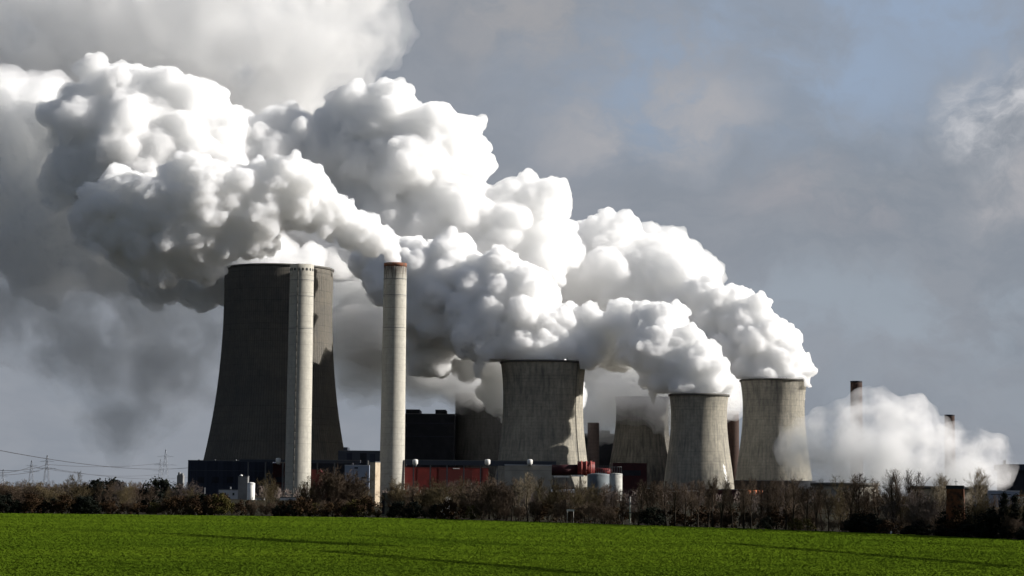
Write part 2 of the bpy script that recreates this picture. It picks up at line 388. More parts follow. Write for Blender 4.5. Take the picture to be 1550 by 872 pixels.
# ------------------------------------------------------------------ cooling towers
TOWER_TOP = {}
def tower(px, Y, prof, mat, label, name='cooling_tower', n=128, ribs=0, group='cooling towers of the power station'):
    """prof: (photo y, radius in photo px) from rim to foot"""
    s = scl(Y)
    cx = at(px, prof[0][0], Y).x
    root = empty(name, (cx, Y, 0), label, 'cooling tower', group)
    pts = sorted((at(px, y, Y).z, r * s) for (y, r) in prof)
    zs = np.array([p[0] for p in pts]); rs = np.array([p[1] for p in pts]); zt = zs[-1]
    co = np.polyfit(zs, rs, min(3, len(zs) - 1))
    z0 = min(9.0, zt * .15)
    zz = np.linspace(z0, zt, 48); rr = np.polyval(co, zz); th = 0.9
    MB().lathe(list(zip(rr, zz)) + list(zip(rr[::-1] - th, zz[::-1])), n, closed=True).build('shell', mat, root)
    rt = rr[-1]
    MB().lathe([(rt + .003, zt - 1.5), (rt + 0.8, zt - 1.5), (rt + 0.8, zt + 0.5), (rt - th - .6, zt + 0.5), (rt - th - .6, zt - .6), (rt - .2, zt - .6)], n, closed=True).build('rim', M['rim'], root)
    if ribs:
        m = MB()
        for i in range(ribs):
            a = 2 * math.pi * i / ribs; ca, sa = math.cos(a), math.sin(a)
            q = []
            for j in range(0, 48, 3):
                r0, z = rr[j], zz[j]
                q += [((r0 - .1) * ca - .22 * -sa, (r0 - .1) * sa - .22 * ca, z), ((r0 + .12) * ca, (r0 + .12) * sa, z), ((r0 - .1) * ca + .22 * -sa, (r0 - .1) * sa + .22 * ca, z)]
            k = len(q) // 3
            m.add(q, [f for j in range(k - 1) for f in ((3 * j, 3 * j + 1, 3 * j + 4, 3 * j + 3), (3 * j + 1, 3 * j + 2, 3 * j + 5, 3 * j + 4))])
        o = m.build('wind_ribs', mat, root)
    col = MB(); r0 = rr[0] - 0.5; rb = np.polyval(co, 0.0); k = 36
    for i in range(k):
        a = 2 * math.pi * i / k
        for da in (-1, 1):
            b = a + da * math.pi / k
            col.tube((rb * math.cos(a), rb * math.sin(a), 0), (r0 * math.cos(b), r0 * math.sin(b), z0 + .2), 0.6, 0.6, 5)
    col.build('support_legs', M['rim'], root)
    TOWER_TOP[px] = (cx, Y, zt + .5, rt)
    return root, cx, zz, rr
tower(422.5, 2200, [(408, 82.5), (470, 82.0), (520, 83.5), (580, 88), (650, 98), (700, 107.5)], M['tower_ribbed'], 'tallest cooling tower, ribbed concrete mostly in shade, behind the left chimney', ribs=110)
tw, cx, zz, rr = tower(822.5, 2060, [(549, 64.5), (580, 61.5), (620, 60.5), (660, 63), (700, 68), (735, 73)], M['tower_grey'], 'broad cooling tower with a sunlit foot, above the beige box building')
a = R(-38); lad = MB()                                       # ladder line down the sunlit side
for j in range(0, 47):
    lad.tube(((rr[j] + .5) * math.cos(a), (rr[j] + .5) * math.sin(a), zz[j]), ((rr[j + 1] + .5) * math.cos(a), (rr[j + 1] + .5) * math.sin(a), zz[j + 1]), .38, None, 4)
lad.build('ladder', M['rim'], tw)
tw, cx, zz, rr = tower(1058, 2000, [(598, 45), (620, 42.5), (645, 42.5), (680, 46), (710, 50), (735, 53)], M['tower_grey'], 'streaked cooling tower with a white splash near its foot, in front of the smoky one')
sp_ = MB(); rng_ = random.Random(3)                          # whitewash run down the shell
for k in range(26):
    z = 17 + 17.5 * rng_.random(); a = R(-47 + (34 - z) * .35 + rng_.uniform(-2.2, 2.2)); h = rng_.uniform(1.5, 4.0); wv = rng_.uniform(.012, .03)
    r_ = float(np.interp(z, zz, rr)) + .06; r2 = float(np.interp(z - h, zz, rr)) + .06
    sp_.add([(r_ * math.cos(a - wv), r_ * math.sin(a - wv), z), (r_ * math.cos(a + wv), r_ * math.sin(a + wv), z - .4), (r2 * math.cos(a + wv * .5), r2 * math.sin(a + wv * .5), z - h), (r2 * math.cos(a - wv * .6), r2 * math.sin(a - wv * .6), z - h * .9)], [(0, 3, 2, 1)])
sp_.build('white_splash', M['white'], tw)
tower(1171, 2250, [(576, 50.5), (605, 47), (630, 46.5), (665, 49.5), (700, 54), (730, 58)], M['tower_grey'], 'rightmost tall cooling tower, upper right sunlit, foot behind low steam')
tower(730, 2310, [(597, 42), (630, 41), (660, 44), (695, 50), (730, 55)], M['tower_dark'], 'dark cooling tower half hidden behind the broad one, its rim lost in smoke')
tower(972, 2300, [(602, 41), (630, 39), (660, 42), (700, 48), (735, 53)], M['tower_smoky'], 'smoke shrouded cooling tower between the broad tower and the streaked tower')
tower(1279, 1500, [(732, 50), (738, 49), (746, 51)], M['tower_grey'], 'low squat cooling tower under the right hand steam, dark rim behind a tall bare tree', n=64)
tower(1407, 1500, [(737, 28), (744, 25.5), (752, 25)], M['tower_pale'], 'low flared cooling tower just left of the dark brick tower', n=64)
tower(1454, 1560, [(738, 27), (744, 25), (752, 24.5)], M['tower_pale'], 'low flared cooling tower mostly hidden behind the dark brick tower', n=64)

# ------------------------------------------------------------------ chimneys
def stack(px_t, y_t, r_t, px_b, y_b, r_b, Y, mat, label, group=None, name='chimney', cap=None, holes=0, capmat=None, lad=None, n=64):
    s = scl(Y); b = at(px_b, y_b, Y); t_ = at(px_t, y_t, Y); zt = t_.z; cx = (b.x + t_.x) / 2
    root = empty(name, (cx, Y, 0), label, 'chimney', group)
    z = np.linspace(0, zt, 30); r = np.interp(z, [b.z, zt], [r_b * s, r_t * s]); rt = r[-1]
    MB().lathe(list(zip(r, z)) + [(rt - .8, zt), (rt - .8, zt - 10), (0.01, zt - 10)], n).build('shaft', mat, root)
    if cap:
        MB().lathe([(rt + .02, zt - cap), (rt + .12, zt - cap), (rt + .12, zt + .12), (rt - .9, zt + .12), (rt - .9, zt - .5), (rt - .3, zt - .5)], n, closed=True).build('cap_band', capmat, root)
    for zf in (.93, .86, .72) if n == 64 else ():
        q = zt * zf; rq = float(np.interp(q, z, r)); MB().lathe([(rq - .05, q), (rq + .18, q + .1), (rq + .18, q + .5), (rq - .05, q + .6)], n).build('ring_band', M['midgrey'], root)
    for k in range(holes):
        a = 2 * math.pi * k / holes; ca, sa = math.cos(a), math.sin(a); q = zt - 4.6; rq = float(np.interp(q, z, r)) + .04
        p = Vector((rq * ca, rq * sa, q)); tx = Vector((-sa, ca, 0)) * .75
        up = Vector((0, 0, 1.1)); nn = Vector((ca, sa, 0)) * .12
        m = MB(); vs = [p - tx - up, p + tx - up, p + tx + up, p - tx + up]; vs2 = [v_ + nn for v_ in vs]
        m.add(vs + vs2, [(3, 2, 1, 0), (4, 5, 6, 7), (0, 1, 5, 4), (1, 2, 6, 5), (2, 3, 7, 6), (3, 0, 4, 7)])
        m.build('vent_opening', M['black'], root)
    if lad is not None:
        ca, sa = math.cos(R(lad)), math.sin(R(lad)); m = MB()
        for j in range(len(z) - 1):
            m.tube(((r[j] + .3) * ca, (r[j] + .3) * sa, z[j]), ((r[j + 1] + .3) * ca, (r[j + 1] + .3) * sa, z[j + 1]), .32, None, 5)
        m.build('ladder', M['rim'], root)
    return root
stack(456.3, 401, 18.0, 451.5, 735, 19.5, 1825, M['chimney'], 'left one of the two tall pale chimneys, vent holes round its top, no smoke', 'tall pale chimneys', holes=18, lad=-102, cap=None)
stack(598.6, 398.8, 17.3, 593.4, 715, 18.8, 1850, M['chimney_stained'], 'right one of the two tall pale chimneys, smoking, with a rusty rim', 'tall pale chimneys', cap=3.2, capmat=M['rustcap'], holes=0)
stack(1297, 577, 8.8, 1296, 730, 9.6, 2250, M['brown_stack'], 'dark brown chimney rising out of the low steam, right of the towers', 'brown chimneys', cap=1.5, capmat=M['black'], n=40)
stack(1438.5, 628, 7.5, 1437, 730, 8.2, 2350, M['brown_stack'], 'dark chimney top just showing above the low steam near the right edge', 'brown chimneys', cap=1.5, capmat=M['black'], n=40)
stack(898, 640, 8.6, 898, 715, 9.4, 2320, M['pink_stack'], 'pinkish brown chimney fading into smoke beside the broad cooling tower', None, n=40)
stack(1109, 622, 9.5, 1109, 715, 10.0, 2420, M['brown_stack'], 'dark brown chimney in the gap between the two right hand towers', None, n=40)

# ------------------------------------------------------------------ buildings
def bld(name, x0, x1, yt, Y, depth, mat, label, cat='building', roofmat=None, group=None, rot=0.0, parapet=0.6, steps=(), wallname='wall'):
    """box building: photo x0..x1, roof line yt, front face at depth Y. steps: extra roof blocks (x0, x1, ytop)"""
    s = scl(Y); xm = (x0 + x1) / 2; p = at(xm, yt, Y); hw = (x1 - x0) / 2 * s; zt = p.z
    root = empty(name, (p.x, Y + depth / 2, 0), label, cat, group, rot)
    hd = depth / 2
    MB().box(-hw, hw, -hd, hd, 0, zt).build(wallname, mat, root)
    if parapet:
        m = MB(); q = parapet; e = .12
        m.box(-hw - e, hw + e, -hd - e, -hd + q, zt + .003, zt + q); m.box(-hw - e, hw + e, hd - q, hd + e, zt + .003, zt + q)
        m.box(-hw - e, -hw + q, -hd + q + .003, hd - q - .003, zt + .003, zt + q); m.box(hw - q, hw + e, -hd + q + .003, hd - q - .003, zt + .003, zt + q)
        m.build('parapet', roofmat or M['steel'], root)
    for (a, b, y) in steps:
        MB().box((a - xm) * s, (b - xm) * s, -hd * .6, hd * .6, zt + .006, at(xm, y, Y).z).build('roof_block', mat, root)
    root['_f'] = 0; del root['_f']
    def panel(nm, a, b, y0, y1, m_, proud=.15):
        za, zb = at((a + b) / 2, y1, Y).z, at((a + b) / 2, y0, Y).z
        return MB().box((a - xm) * s, (b - xm) * s, -hd - proud, -hd - .003, za, zb).build(nm, m_, root)
    return root, panel, (hw, hd, zt, s)
# navy turbine hall on the left
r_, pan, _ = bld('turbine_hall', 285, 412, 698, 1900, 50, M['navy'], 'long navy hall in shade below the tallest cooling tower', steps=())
for a in range(300, 405, 22): pan('door' if a == 344 else 'louvre', a, a + 10, 722, 731, M['black'])
pan('cladding_strip', 286, 411, 712, 713, M['slate'])
for a in range(291, 410, 6): pan('cladding_joint', a, a + .35, 699, 735, M['black'])
for a, b in ((296, 299), (318, 322), (352, 354), (372, 377)): MB().box((a - 348.5) * scl(1900), (b - 348.5) * scl(1900), -10, -4, at(a, 698, 1900).z + .004, at(a, 698, 1900).z + 1.6).build('roof_vent', M['steel'], r_)
r_, pan, _ = bld('stair_block', 408.5, 413, 697, 1885, 6, M['slate'], 'narrow grey stair block between navy hall and dark red block')
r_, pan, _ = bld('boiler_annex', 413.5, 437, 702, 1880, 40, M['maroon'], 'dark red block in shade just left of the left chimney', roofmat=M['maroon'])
pan('louvre', 418, 432, 722, 730, M['black'])
# behind the tall tower's right foot
r_, pan, _ = bld('machine_house', 512, 581, 683, 1960, 40, M['slate'], 'slate grey machine house between the two tall chimneys', steps=((519, 525, 677),))
pan('louvre', 545, 555, 686, 704, M['black']); pan('louvre', 525, 533, 686, 704, M['navy']); pan('louvre', 560, 568, 687, 700, M['navy'])
r_, pan, _ = bld('low_hall', 462, 532, 699, 1930, 30, M['black'], 'black low hall between left chimney and pale blue grey box building')
pan('cladding_strip', 463, 531, 700, 701.5, M['slate'])
r_, pan, _ = bld('switch_house', 522, 559, 705, 1700, 26, M['bluegrey'], 'pale blue grey box building with two small dark vents', roofmat=M['palegrey'])
pan('vent_grille', 536.5, 542, 707.2, 709.4, M['black']); pan('vent_grille', 548, 556, 722, 724.4, M['black'])
r_, pan, _ = bld('roof_pillar', 556, 558, 697, 1730, 1.4, M['beige'], 'slim beige vent stub behind the pale blue grey box building', 'vent', parapet=0)
# red flue house right of left chimney
s = scl(1840); p = at(476, 711, 1840)
root = empty('flue_house', (p.x, 1840, 0), 'dark red flue house with a sloping end beside the left chimney', 'building')
hw = 15.5 * s; zt = p.z
MB().add([(-hw, -12, 0), (hw + 2, -12, 0), (hw + 2, -12, zt - 6), (hw - 3, -12, zt), (-hw, -12, zt), (-hw, 12, 0), (hw + 2, 12, 0), (hw + 2, 12, zt - 6), (hw - 3, 12, zt), (-hw, 12, zt)],
    [(4, 3, 2, 1, 0), (5, 6, 7, 8, 9), (0, 1, 6, 5), (1, 2, 7, 6), (2, 3, 8, 7), (3, 4, 9, 8), (4, 0, 5, 9)]).build('wall', M['red_dark'], root)
MB().box(-hw + 2, -hw + 6, -12.3, -12.003, 4, 14).build('door', M['black'], root)
# red coal hall
r_, pan, _ = bld('coal_hall', 602, 736, 708.5, 1860, 34, M['red'], 'long red clad hall right of the smoking chimney', roofmat=M['red_dark'], rot=R(7))
for a in (628, 660, 710, 727): pan('corner_strip', a, a + 1.2, 709, 735, M['red_dark'])
pan('shade_panel', 660, 710, 711, 740, M['red_dark']); pan('roof_light', 682, 692, 708.6, 709.8, M['white'])  # dark red panel: the shade across the hall front, put into colour
# huge boiler house
r_, pan, _ = bld('boiler_house', 612, 688, 627, 2235, 90, M['black'], 'huge black boiler house behind the red hall, stepped roof in smoke', steps=((613, 634, 619), (658, 674, 619)))
pan('cladding_strip', 613, 687, 640, 641.2, M['navy']); pan('cladding_strip', 613, 687, 660, 661.2, M['navy'])
# beige box
r_, pan, _ = bld('filter_house', 764, 835, 704.5, 1700, 32, M['beige'], 'plain beige box building in front of the broad cooling tower', roofmat=M['palegrey'])
pan('roller_door', 772, 782, 734, 745, M['midgrey']); pan('cladding_strip', 764.3, 834.7, 712, 712.5, M['midgrey'])
# dark block beside the pinkish stack
bld('crusher_house', 876, 934, 657, 2400, 50, M['black'], 'black crusher house in smoke behind the pinkish chimney', steps=((909, 924, 651),))
r_, pan, _ = bld('pump_house', 928, 979, 702, 1850, 30, M['maroon'], 'dark maroon pump house left of the streaked cooling tower', roofmat=M['maroon'])
pan('louvre', 940, 970, 712, 720, M['black'])
r_, pan, _ = bld('long_shed', 975, 1130, 741, 1750, 30, M['maroon'], 'long low maroon shed below the streaked cooling tower', roofmat=M['midgrey'])
pan('front_band', 1010, 1036, 743, 744.6, M['white']); pan('front_band', 1040, 1060, 742.6, 744, M['white']); pan('roller_door', 1066, 1079, 744, 752, M['midgrey'])  # white strips: brightness of small sunlit roofs put into the colour
bld('dark_shed', 1092, 1235, 728, 2150, 30, M['shed_brown'], 'dark brown shed along the foot of the rightmost tall tower')
# right side
r_, pan, _ = bld('warehouse', 1489, 1543, 744, 1250, 30, M['bluegrey'], 'flat blue grey warehouse near the right edge', roofmat=M['palegrey'])
pan('front_band', 1500, 1530, 748, 749.2, M['glass'])
bld('stair_tower', 1479, 1495, 736, 1290, 10, M['midgrey'], 'small grey stair tower at the left end of the flat warehouse')
r_, pan, _ = bld('loading_shed', 1545, 1580, 752, 1150, 14, M['white'], 'white shed with a red roof edge cut by the right edge', roofmat=M['red'], parapet=.9)
r_, pan, _ = bld('coal_bunker', 1529, 1590, 712, 2200, 60, M['black'], 'dark coal bunker with an overhanging top at the right edge', parapet=0)
s = scl(2200); xm = 1559.5; zz0 = at(xm, 712, 2200).z
MB().box(-34 * s, 34 * s, -33, 33, zz0 + .004, zz0 + 6.2).build('top_slab', M['navy'], r_)
MB().box(-31 * s, -28.5 * s, -6, 0, zz0 + 6.21, zz0 + 10.5).build('roof_hatch', M['navy'], r_)
# far left block cluster
r_, pan, _ = bld('far_silo', 268, 277, 720, 4200, 20, M['midgrey'], 'small far grey silo block just left of the navy hall', steps=((269, 271.5, 715), (273, 276, 716.5)))
# small works at the navy hall's foot
r_, pan, _ = bld('workshop', 331, 361, 742, 1250, 16, M['palegrey'], 'low pale grey workshop below the navy hall')
pan('window', 338, 342, 746, 749, M['glass']); pan('window', 352, 355, 746, 750, M['glass'])
MB().tube((0, 0, at(346, 742, 1250).z), (0, 0, at(346, 737, 1250).z), .5, None, 8).build('vent_pipe', M['steel'], r_)
r_, pan, _ = bld('concrete_silo', 360.5, 375, 722, 1200, 6, M['midgrey'], 'square grey concrete silo beside the small white tank')
MB().lathe([(0.01, at(363, 722, 1200).z + 1.6), (.9, at(363, 722, 1200).z + 1.0), (.9, at(363, 722, 1200).z + .05)], 12, cx=-1.4).build('vent_cap', M['white'], r_)
bld('loading_dock', 386, 399, 755, 1190, 5, M['palegrey'], 'low pale loading dock right of the small white tank')
bld('site_wall', 424, 452, 754, 1200, 2, M['palegrey'], 'low pale wall at the foot of the left chimney', 'wall')
# concrete post and kiosk in the hedge
r_, pan, _ = bld('water_tower', 561.5, 573.5, 700, 800, 2.6, M['pillar'], 'slender beige sunlit concrete pillar right of the pale blue grey box building', 'pillar', parapet=.25, rot=R(-42))
r_, pan, _ = bld('transformer_kiosk', 578, 592, 747, 500, 1.8, M['kiosk'], 'grey green transformer kiosk in the hedge below the smoking chimney', 'kiosk', parapet=.15)
pan('door', 578.4, 582.5, 748.5, 778, M['black'], .05)
# white shed and little white things in the hedge
r_, pan, _ = bld('garden_shed', 671.5, 684, 751, 560, 2.0, M['white'], 'small white shed showing through the bare trees below the red hall', 'shed', parapet=.12, rot=R(25))
pan('door', 676, 680, 757, 772, M['palegrey'], .05)

def post(name, px, y0, Y, r, mat, label, cat='post', group=None, arms=()):
    p = at(px, y0, Y)
    root = empty(name, (p.x, Y, 0), label, cat, group)
    MB().tube((0, 0, 0), (0, 0, p.z), r, r * .85, 8).build('shaft', mat, root)
    for (y, hw) in arms:
        z = at(px, y, Y).z
        MB().box(-hw, hw, -r - .09, -r - .004, z - .08, z + .08).build('crossarm', M['black'], root)
    return root
post('utility_pole', 954, 752, 392, .15, M['wood'], 'pale pole with dark crossarms standing at the field edge', 'pole', None, ((763, .75), (776, .6)))
post('lamp_mast', 714, 731, 640, .11, M['wood'], 'thin pale mast among bare trees below the red hall', 'mast')
post('marker_post', 662, 745, 560, .16, M['white'], 'short white post left of the small white shed', 'post')
post('steel_mast', 310, 738, 900, .22, M['steel'], 'thin grey mast below the left end of the navy hall', 'mast')
post('boundary_stone', 1349, 804.3, 329, .14, M['white'], 'small white boundary stone at the field edge', 'stone')
p = at(863.5, 771.5, 416)
root = empty('notice_board', (p.x, 416, 0), 'little white notice board on two posts under the bare trees', 'sign')
MB().box(-.75, .75, -.04, .04, p.z - .3, p.z + .05).build('board', M['white'], root)
for sx in (-.6, .6): MB().tube((sx, .1, 0), (sx, .1, p.z - .1), .05, None, 6).build('post', M['wood'], root)

# brick transformer tower in the hedge on the right
Y = 318; s = scl(Y); p = at(1446, 735, Y)
root = empty('brick_tower', (p.x, Y, 0), 'dark brick tower with an aerial in the hedge on the right', 'tower', rz=R(-14))
hw = 14 * s * .93; zt = p.z
MB().add([(-hw * 1.1, -hw * .9, 0), (hw * 1.1, -hw * .9, 0), (hw * 1.1, hw * .9, 0), (-hw * 1.1, hw * .9, 0), (-hw * .97, -hw * .8, zt - .5), (hw * .97, -hw * .8, zt - .5), (hw * .97, hw * .8, zt - .5), (-hw * .97, hw * .8, zt - .5)],
   [(3, 2, 1, 0), (4, 5, 6, 7), (0, 1, 5, 4), (1, 2, 6, 5), (2, 3, 7, 6), (3, 0, 4, 7)]).build('wall', M['brick'], root)
MB().box(-hw * 1.03, hw * 1.03, -hw * .86, hw * .86, zt - .497, zt).build('flat_roof', M['black'], root)
MB().tube((.1, 0, zt), (.1, 0, zt + 1.0), .045, .03, 6).build('aerial', M['steel'], root)
MB().box(-.16, .36, -.05, .05, zt + .55, zt + .62).build('aerial_arm', M['steel'], root)
MB().box(-.35, .45, -hw * .93, -hw * .905, .1, 2.1).build('door', M['black'], root)

# tanks
def tank(name, x0, x1, yt, Y, mat, label, dome=.0, rail=False, lowmat=None, group=None):
    s = scl(Y); p = at((x0 + x1) / 2, yt, Y); r = (x1 - x0) / 2 * s; zt = p.z
    root = empty(name, (p.x, Y, 0), label, 'tank', group)
    MB().lathe([(r, 0), (r, zt), (r * .6, zt + dome * .7), (0.01, zt + dome)], 40).build('shell', mat, root)
    MB().lathe([(r - .05, zt * .985 - .3), (r + .12, zt * .985 - .3), (r + .12, zt * .985), (r - .05, zt * .985)], 40).build('rim', M['palegrey'], root)
    if rail:
        m = MB()
        for k in range(14):
            a = 2 * math.pi * k / 14; m.tube((r * .9 * math.cos(a), r * .9 * math.sin(a), zt), (r * .9 * math.cos(a), r * .9 * math.sin(a), zt + 5.2), .16, None, 4)
            b = 2 * math.pi * (k + 1) / 14; m.tube((r * .9 * math.cos(a), r * .9 * math.sin(a), zt + 5.2), (r * .9 * math.cos(b), r * .9 * math.sin(b), zt + 5.2), .16, None, 4)
        m.build('railing', M['steel'], root)
    return root
tank('white_tank', 374.5, 386, 731.5, 1190, M['white'], 'small white tank lit on its right beside the square concrete silo', .6)
tank('storage_tank', 922.5, 942, 717, 1640, M['tank_white'], 'white storage tank with a railing on top, right of the red pipework', .5, True)
tank('storage_tank', 889, 923, 718, 1660, M['tank_blue'], 'wide blue grey storage tank in shade under the red pipework', 1.0)
# red pipework
Y = 1780; s = scl(Y); z_ = at(860, 710, Y).z
root = empty('pipe_rack', (at(878, 710, Y).x, Y, 0), 'red pipework with a big round drum above the blue grey tank', 'pipework')
m = MB(); m.tube((-44 * s, 0, z_ - 1), (-4 * s, 0, z_ - .5), 4.4, None, 20); m.build('duct', M['maroon'], root)
m = MB(); m.tube((-4 * s, -1, z_ + .6), (22 * s, -1, z_ + .6), 6.0, 5.6, 24); m.build('drum', M['red'], root)
for k in (2, 9, 16):
    o = MB().lathe([(6.05, -0.5), (6.45, -0.5), (6.45, .5), (6.05, .5)], 24, closed=True).build('drum_ring', M['red_pale'], root)
    o.rotation_euler = (0, R(90), 0); o.location = (k * s, -1, z_ + .6)
m = MB(); m.tube((24 * s, 0, z_ - 2), (46 * s, -2, z_ - 2.5), 3.4, 3.2, 16); m.build('elbow_pipe', M['red'], root)
m = MB()
for k in range(7): m.tube(((24 + 3 * k) * s, -4.6, z_ - 6), ((25.5 + 3 * k) * s, -4.2, z_ + 3.5), .35, None, 4)
m.build('ladder_frame', M['steel'], root)
for k in (-40, -20, 0, 20, 42): MB().box(k * s - .5, k * s + .5, -1, 1, 0, z_ - 5).build('support_column', M['steel'], root)
m = MB(); m.box(-40 * s, -16 * s, -7, -5, at(850, 722.6, Y).z, at(850, 720.6, Y).z); m.build('walkway', M['white'], root)
m = MB(); m.box(-13 * s, 5 * s, -8, -5, at(873, 721.5, Y).z, at(873, 719, Y).z); m.build('walkway', M['white'], root)
# orange drums
p = at(1141, 746, 1450)
for k, (dx, lab) in enumerate(((-8.6, 'orange horizontal drum, left one of three in a row'), (.0, 'orange horizontal drum, middle one of three in a row'), (8.4, 'orange horizontal drum, right one of three in a row'))):
    s = scl(1450); root = empty('orange_drum', (p.x + dx * s, 1450, 0), lab + ' below the rightmost tall tower', 'drum', 'orange drums')
    MB().tube((-3.9 * s, 0, p.z), (3.9 * s, 0, p.z), 1.9, None, 20).build('shell', M['orange'], root)
    m = MB(); m.lathe([(1.9, 0), (1.4, .7), (.01, 1.0)], 20); o = m.build('end_cap', M['orange'], root); o.location = (3.9 * s + .003, 0, p.z); o.rotation_euler = (0, R(90), 0)
    for sx in (-1, 1): MB().box(sx * 2.6 * s - .3, sx * 2.6 * s + .3, -1, 1, 0, p.z - 1.5).build('leg', M['steel'], root)
# conveyor gallery across the yard, with its white vent heads
Y = 1835; s = scl(Y); z_ = at(680, 699.5, Y).z; xl, xr = at(612.5, 700, Y).x, at(842, 700, Y).x
root = empty('conveyor_gallery', ((xl + xr) / 2, Y + 12, 0), 'long dark conveyor gallery running above the red hall', 'conveyor'); hl = (xr - xl) / 2
MB().box(-hl, hl, -2.2, 2.2, z_ - 2.6, z_ + 1.4).build('gallery', M['slate'], root)
MB().box(-hl, hl, -2.5, 2.5, z_ + 1.404, z_ + 2.0).build('roof', M['steel'], root)
for k in range(9): MB().box(-hl + (k + .5) * hl / 4.5 - .5, -hl + (k + .5) * hl / 4.5 + .5, -1.5, 1.5, 0, z_ - 2.604).build('trestle', M['steel'], root)
xl2, xr2 = at(354, 696, Y).x, at(541, 698, Y).x; z2 = at(420, 696, Y).z
root = empty('conveyor_gallery', ((xl2 + xr2) / 2, Y + 40, 0), 'long thin conveyor gallery passing behind the left chimney', 'conveyor'); hl = (xr2 - xl2) / 2
MB().box(-hl, hl, -2, 2, z2 - 1.5, z2 + .5).build('gallery', M['slate'], root)
MB().box(-hl, hl, -2.3, 2.3, z2 + .504, z2 + 1.0).build('roof', M['steel'], root)
for k in range(7): MB().box(-hl + (k + .5) * hl / 3.5 - .5, -hl + (k + .5) * hl / 3.5 + .5, -1.5, 1.5, 0, z2 - 1.504).build('trestle', M['steel'], root)
for (x, lab) in ((421, 'white drum shaped vent head left of the left chimney'), (628.5, 'white drum shaped vent head at the left end of the red hall'), (738, 'white drum shaped vent head at the right end of the red hall'), (802, 'white drum shaped vent head above the beige box building')):
    Yh = 1825 if x != 802 else 1695
    s = scl(Yh); p = at(x, 700 if x > 500 else 698, Yh)
    root = empty('vent_head', (p.x, Yh, 0), lab, 'vent', 'white vent heads')
    rr_ = 4.6 * s * (.9 if x > 500 else .8)
    MB().lathe([(0.01, -4.4 * s), (rr_ * .5, -4.2 * s), (rr_, -1.8 * s), (rr_, 3.6 * s), (rr_ * .7, 4.6 * s), (.01, 4.9 * s)], 28).build('hood', M['white'], root).location = (0, 0, p.z)
    MB().box(-.8, .8, -.8, 10, p.z - 5.4 * s, p.z - 3.0 * s).build('bracket', M['steel'], root)

# ------------------------------------------------------------------ pylons and wires
def pylon(px, yt, Y, label, wid=1.0):
    p = at(px, yt, Y); h = p.z; root = empty('pylon', (p.x, Y, 0), label, 'pylon', 'electricity pylons on the horizon')
    m = MB(); b = h * .09; t0 = .24 * wid
    lv = [0, .3, .52, .7, .85, 1.0]
    def corner(k, f): wv = b * (1 - f) ** .9 * .9 + .5; return Vector((wv * (1 if k in (0, 3) else -1), wv * (1 if k < 2 else -1), h * f))
    for k in range(4):
        for f0, f1 in zip(lv, lv[1:]):
            m.tube(corner(k, f0), corner(k, f1), t0, None, 4); m.tube(corner(k, f0), corner((k + 1) % 4, f1), t0 * .55, None, 3); m.tube(corner((k + 1) % 4, f0), corner(k, f1), t0 * .55, None, 3)
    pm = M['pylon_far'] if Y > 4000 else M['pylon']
    m.build('lattice_mast', pm, root)
    for f, wv in ((.62, .27), (.82, .20)):
        a = MB(); z = h * f; hw = h * wv
        for sx in (-1, 1): a.tube((0, 0, z + h * .035), (sx * hw, 0, z), t0 * .9, t0 * .6, 4); a.tube((0, 0, z), (sx * hw, 0, z), t0 * .9, t0 * .6, 4)
        a.build('crossarm', pm, root)
    return root
pylon(48, 697, 3600, 'left one of the paired pylons above the left hedge')
pylon(71.5, 689, 3300, 'right and taller one of the paired pylons above the left hedge', 1.1)
pylon(5, 710, 4600, 'small far pylon at the left edge')
pylon(251, 680, 4300, 'slim pylon just left of the navy hall')
pylon(243, 695, 5200, 'fainter far pylon close behind the slim one')
def wire(pts, r, label):
    """pts: (photo x, y, depth): sagging conductor"""
    P = [at(*q) for q in pts]; m = MB(); n = 20
    for a, b, sg in [(P[i], P[i + 1], pts[i][2]) for i in range(len(P) - 1)]:
        pr = None
        for k in range(n + 1):
            f = k / n; q = a.lerp(b, f); q.z -= 4 * f * (1 - f) * (b - a).length * .006
            if pr is not None: m.tube(pr, q, r, None, 4, False)
            pr = q.copy()
    o = m.build('power_line', M['wire'], None); tag(o, label, 'power line', 'power lines on the left')
wire([(-160, 648, 900), (300, 706.5, 2300)], .22, 'thickest power line, slanting down from the left edge to the navy hall')
wire([(-160, 676, 1300), (71.5, 703, 3300), (251, 700, 4300)], .36, 'upper thin power line reaching the paired pylons')
wire([(-160, 687, 1500), (48, 706, 3600), (243, 718, 5200)], .36, 'middle thin power line passing the left pylon of the pair')
wire([(-160, 697, 1500), (71.5, 708, 3300), (290, 722, 5000)], .36, 'lowest thin power line close above the left hedge')
# ------------------------------------------------------------------ trees and shrubs
def twig_col(a, b):
    def f(t, oc):
        oi = t.new('ShaderNodeObjectInfo').outputs['Random']
        c = t.mix(t.ramp(t.noise(oc, 0.8, 2), .35, .65), a, b)
        return t.mix(t.math('MULTIPLY', oi, .45), c, tuple(x * .55 for x in a))
    return f
M['bark'] = surf('dark_bark', twig_col((0.02, 0.016, 0.012), (0.031, 0.025, 0.019)), 0.95, spec=0.1)
M['twig_brown'] = surf('brown_twigs', twig_col((0.07, 0.05, 0.035), (0.096, 0.07, 0.05)), 0.95, spec=0.1)
M['twig_olive'] = surf('olive_twigs', twig_col((0.08, 0.062, 0.034), (0.104, 0.081, 0.044)), 0.95, spec=0.1)
M['twig_mauve'] = surf('mauve_twigs', twig_col((0.088, 0.07, 0.062), (0.112, 0.091, 0.082)), 0.95, spec=0.1)
M['twig_pale'] = surf('pale_twigs', twig_col((0.15, 0.122, 0.085), (0.19, 0.154, 0.108)), 0.95, spec=0.1)
M['leaf_rust'] = surf('rusty_leaves', twig_col((0.036, 0.02, 0.011), (0.056, 0.034, 0.016)), 0.95, spec=0.1)
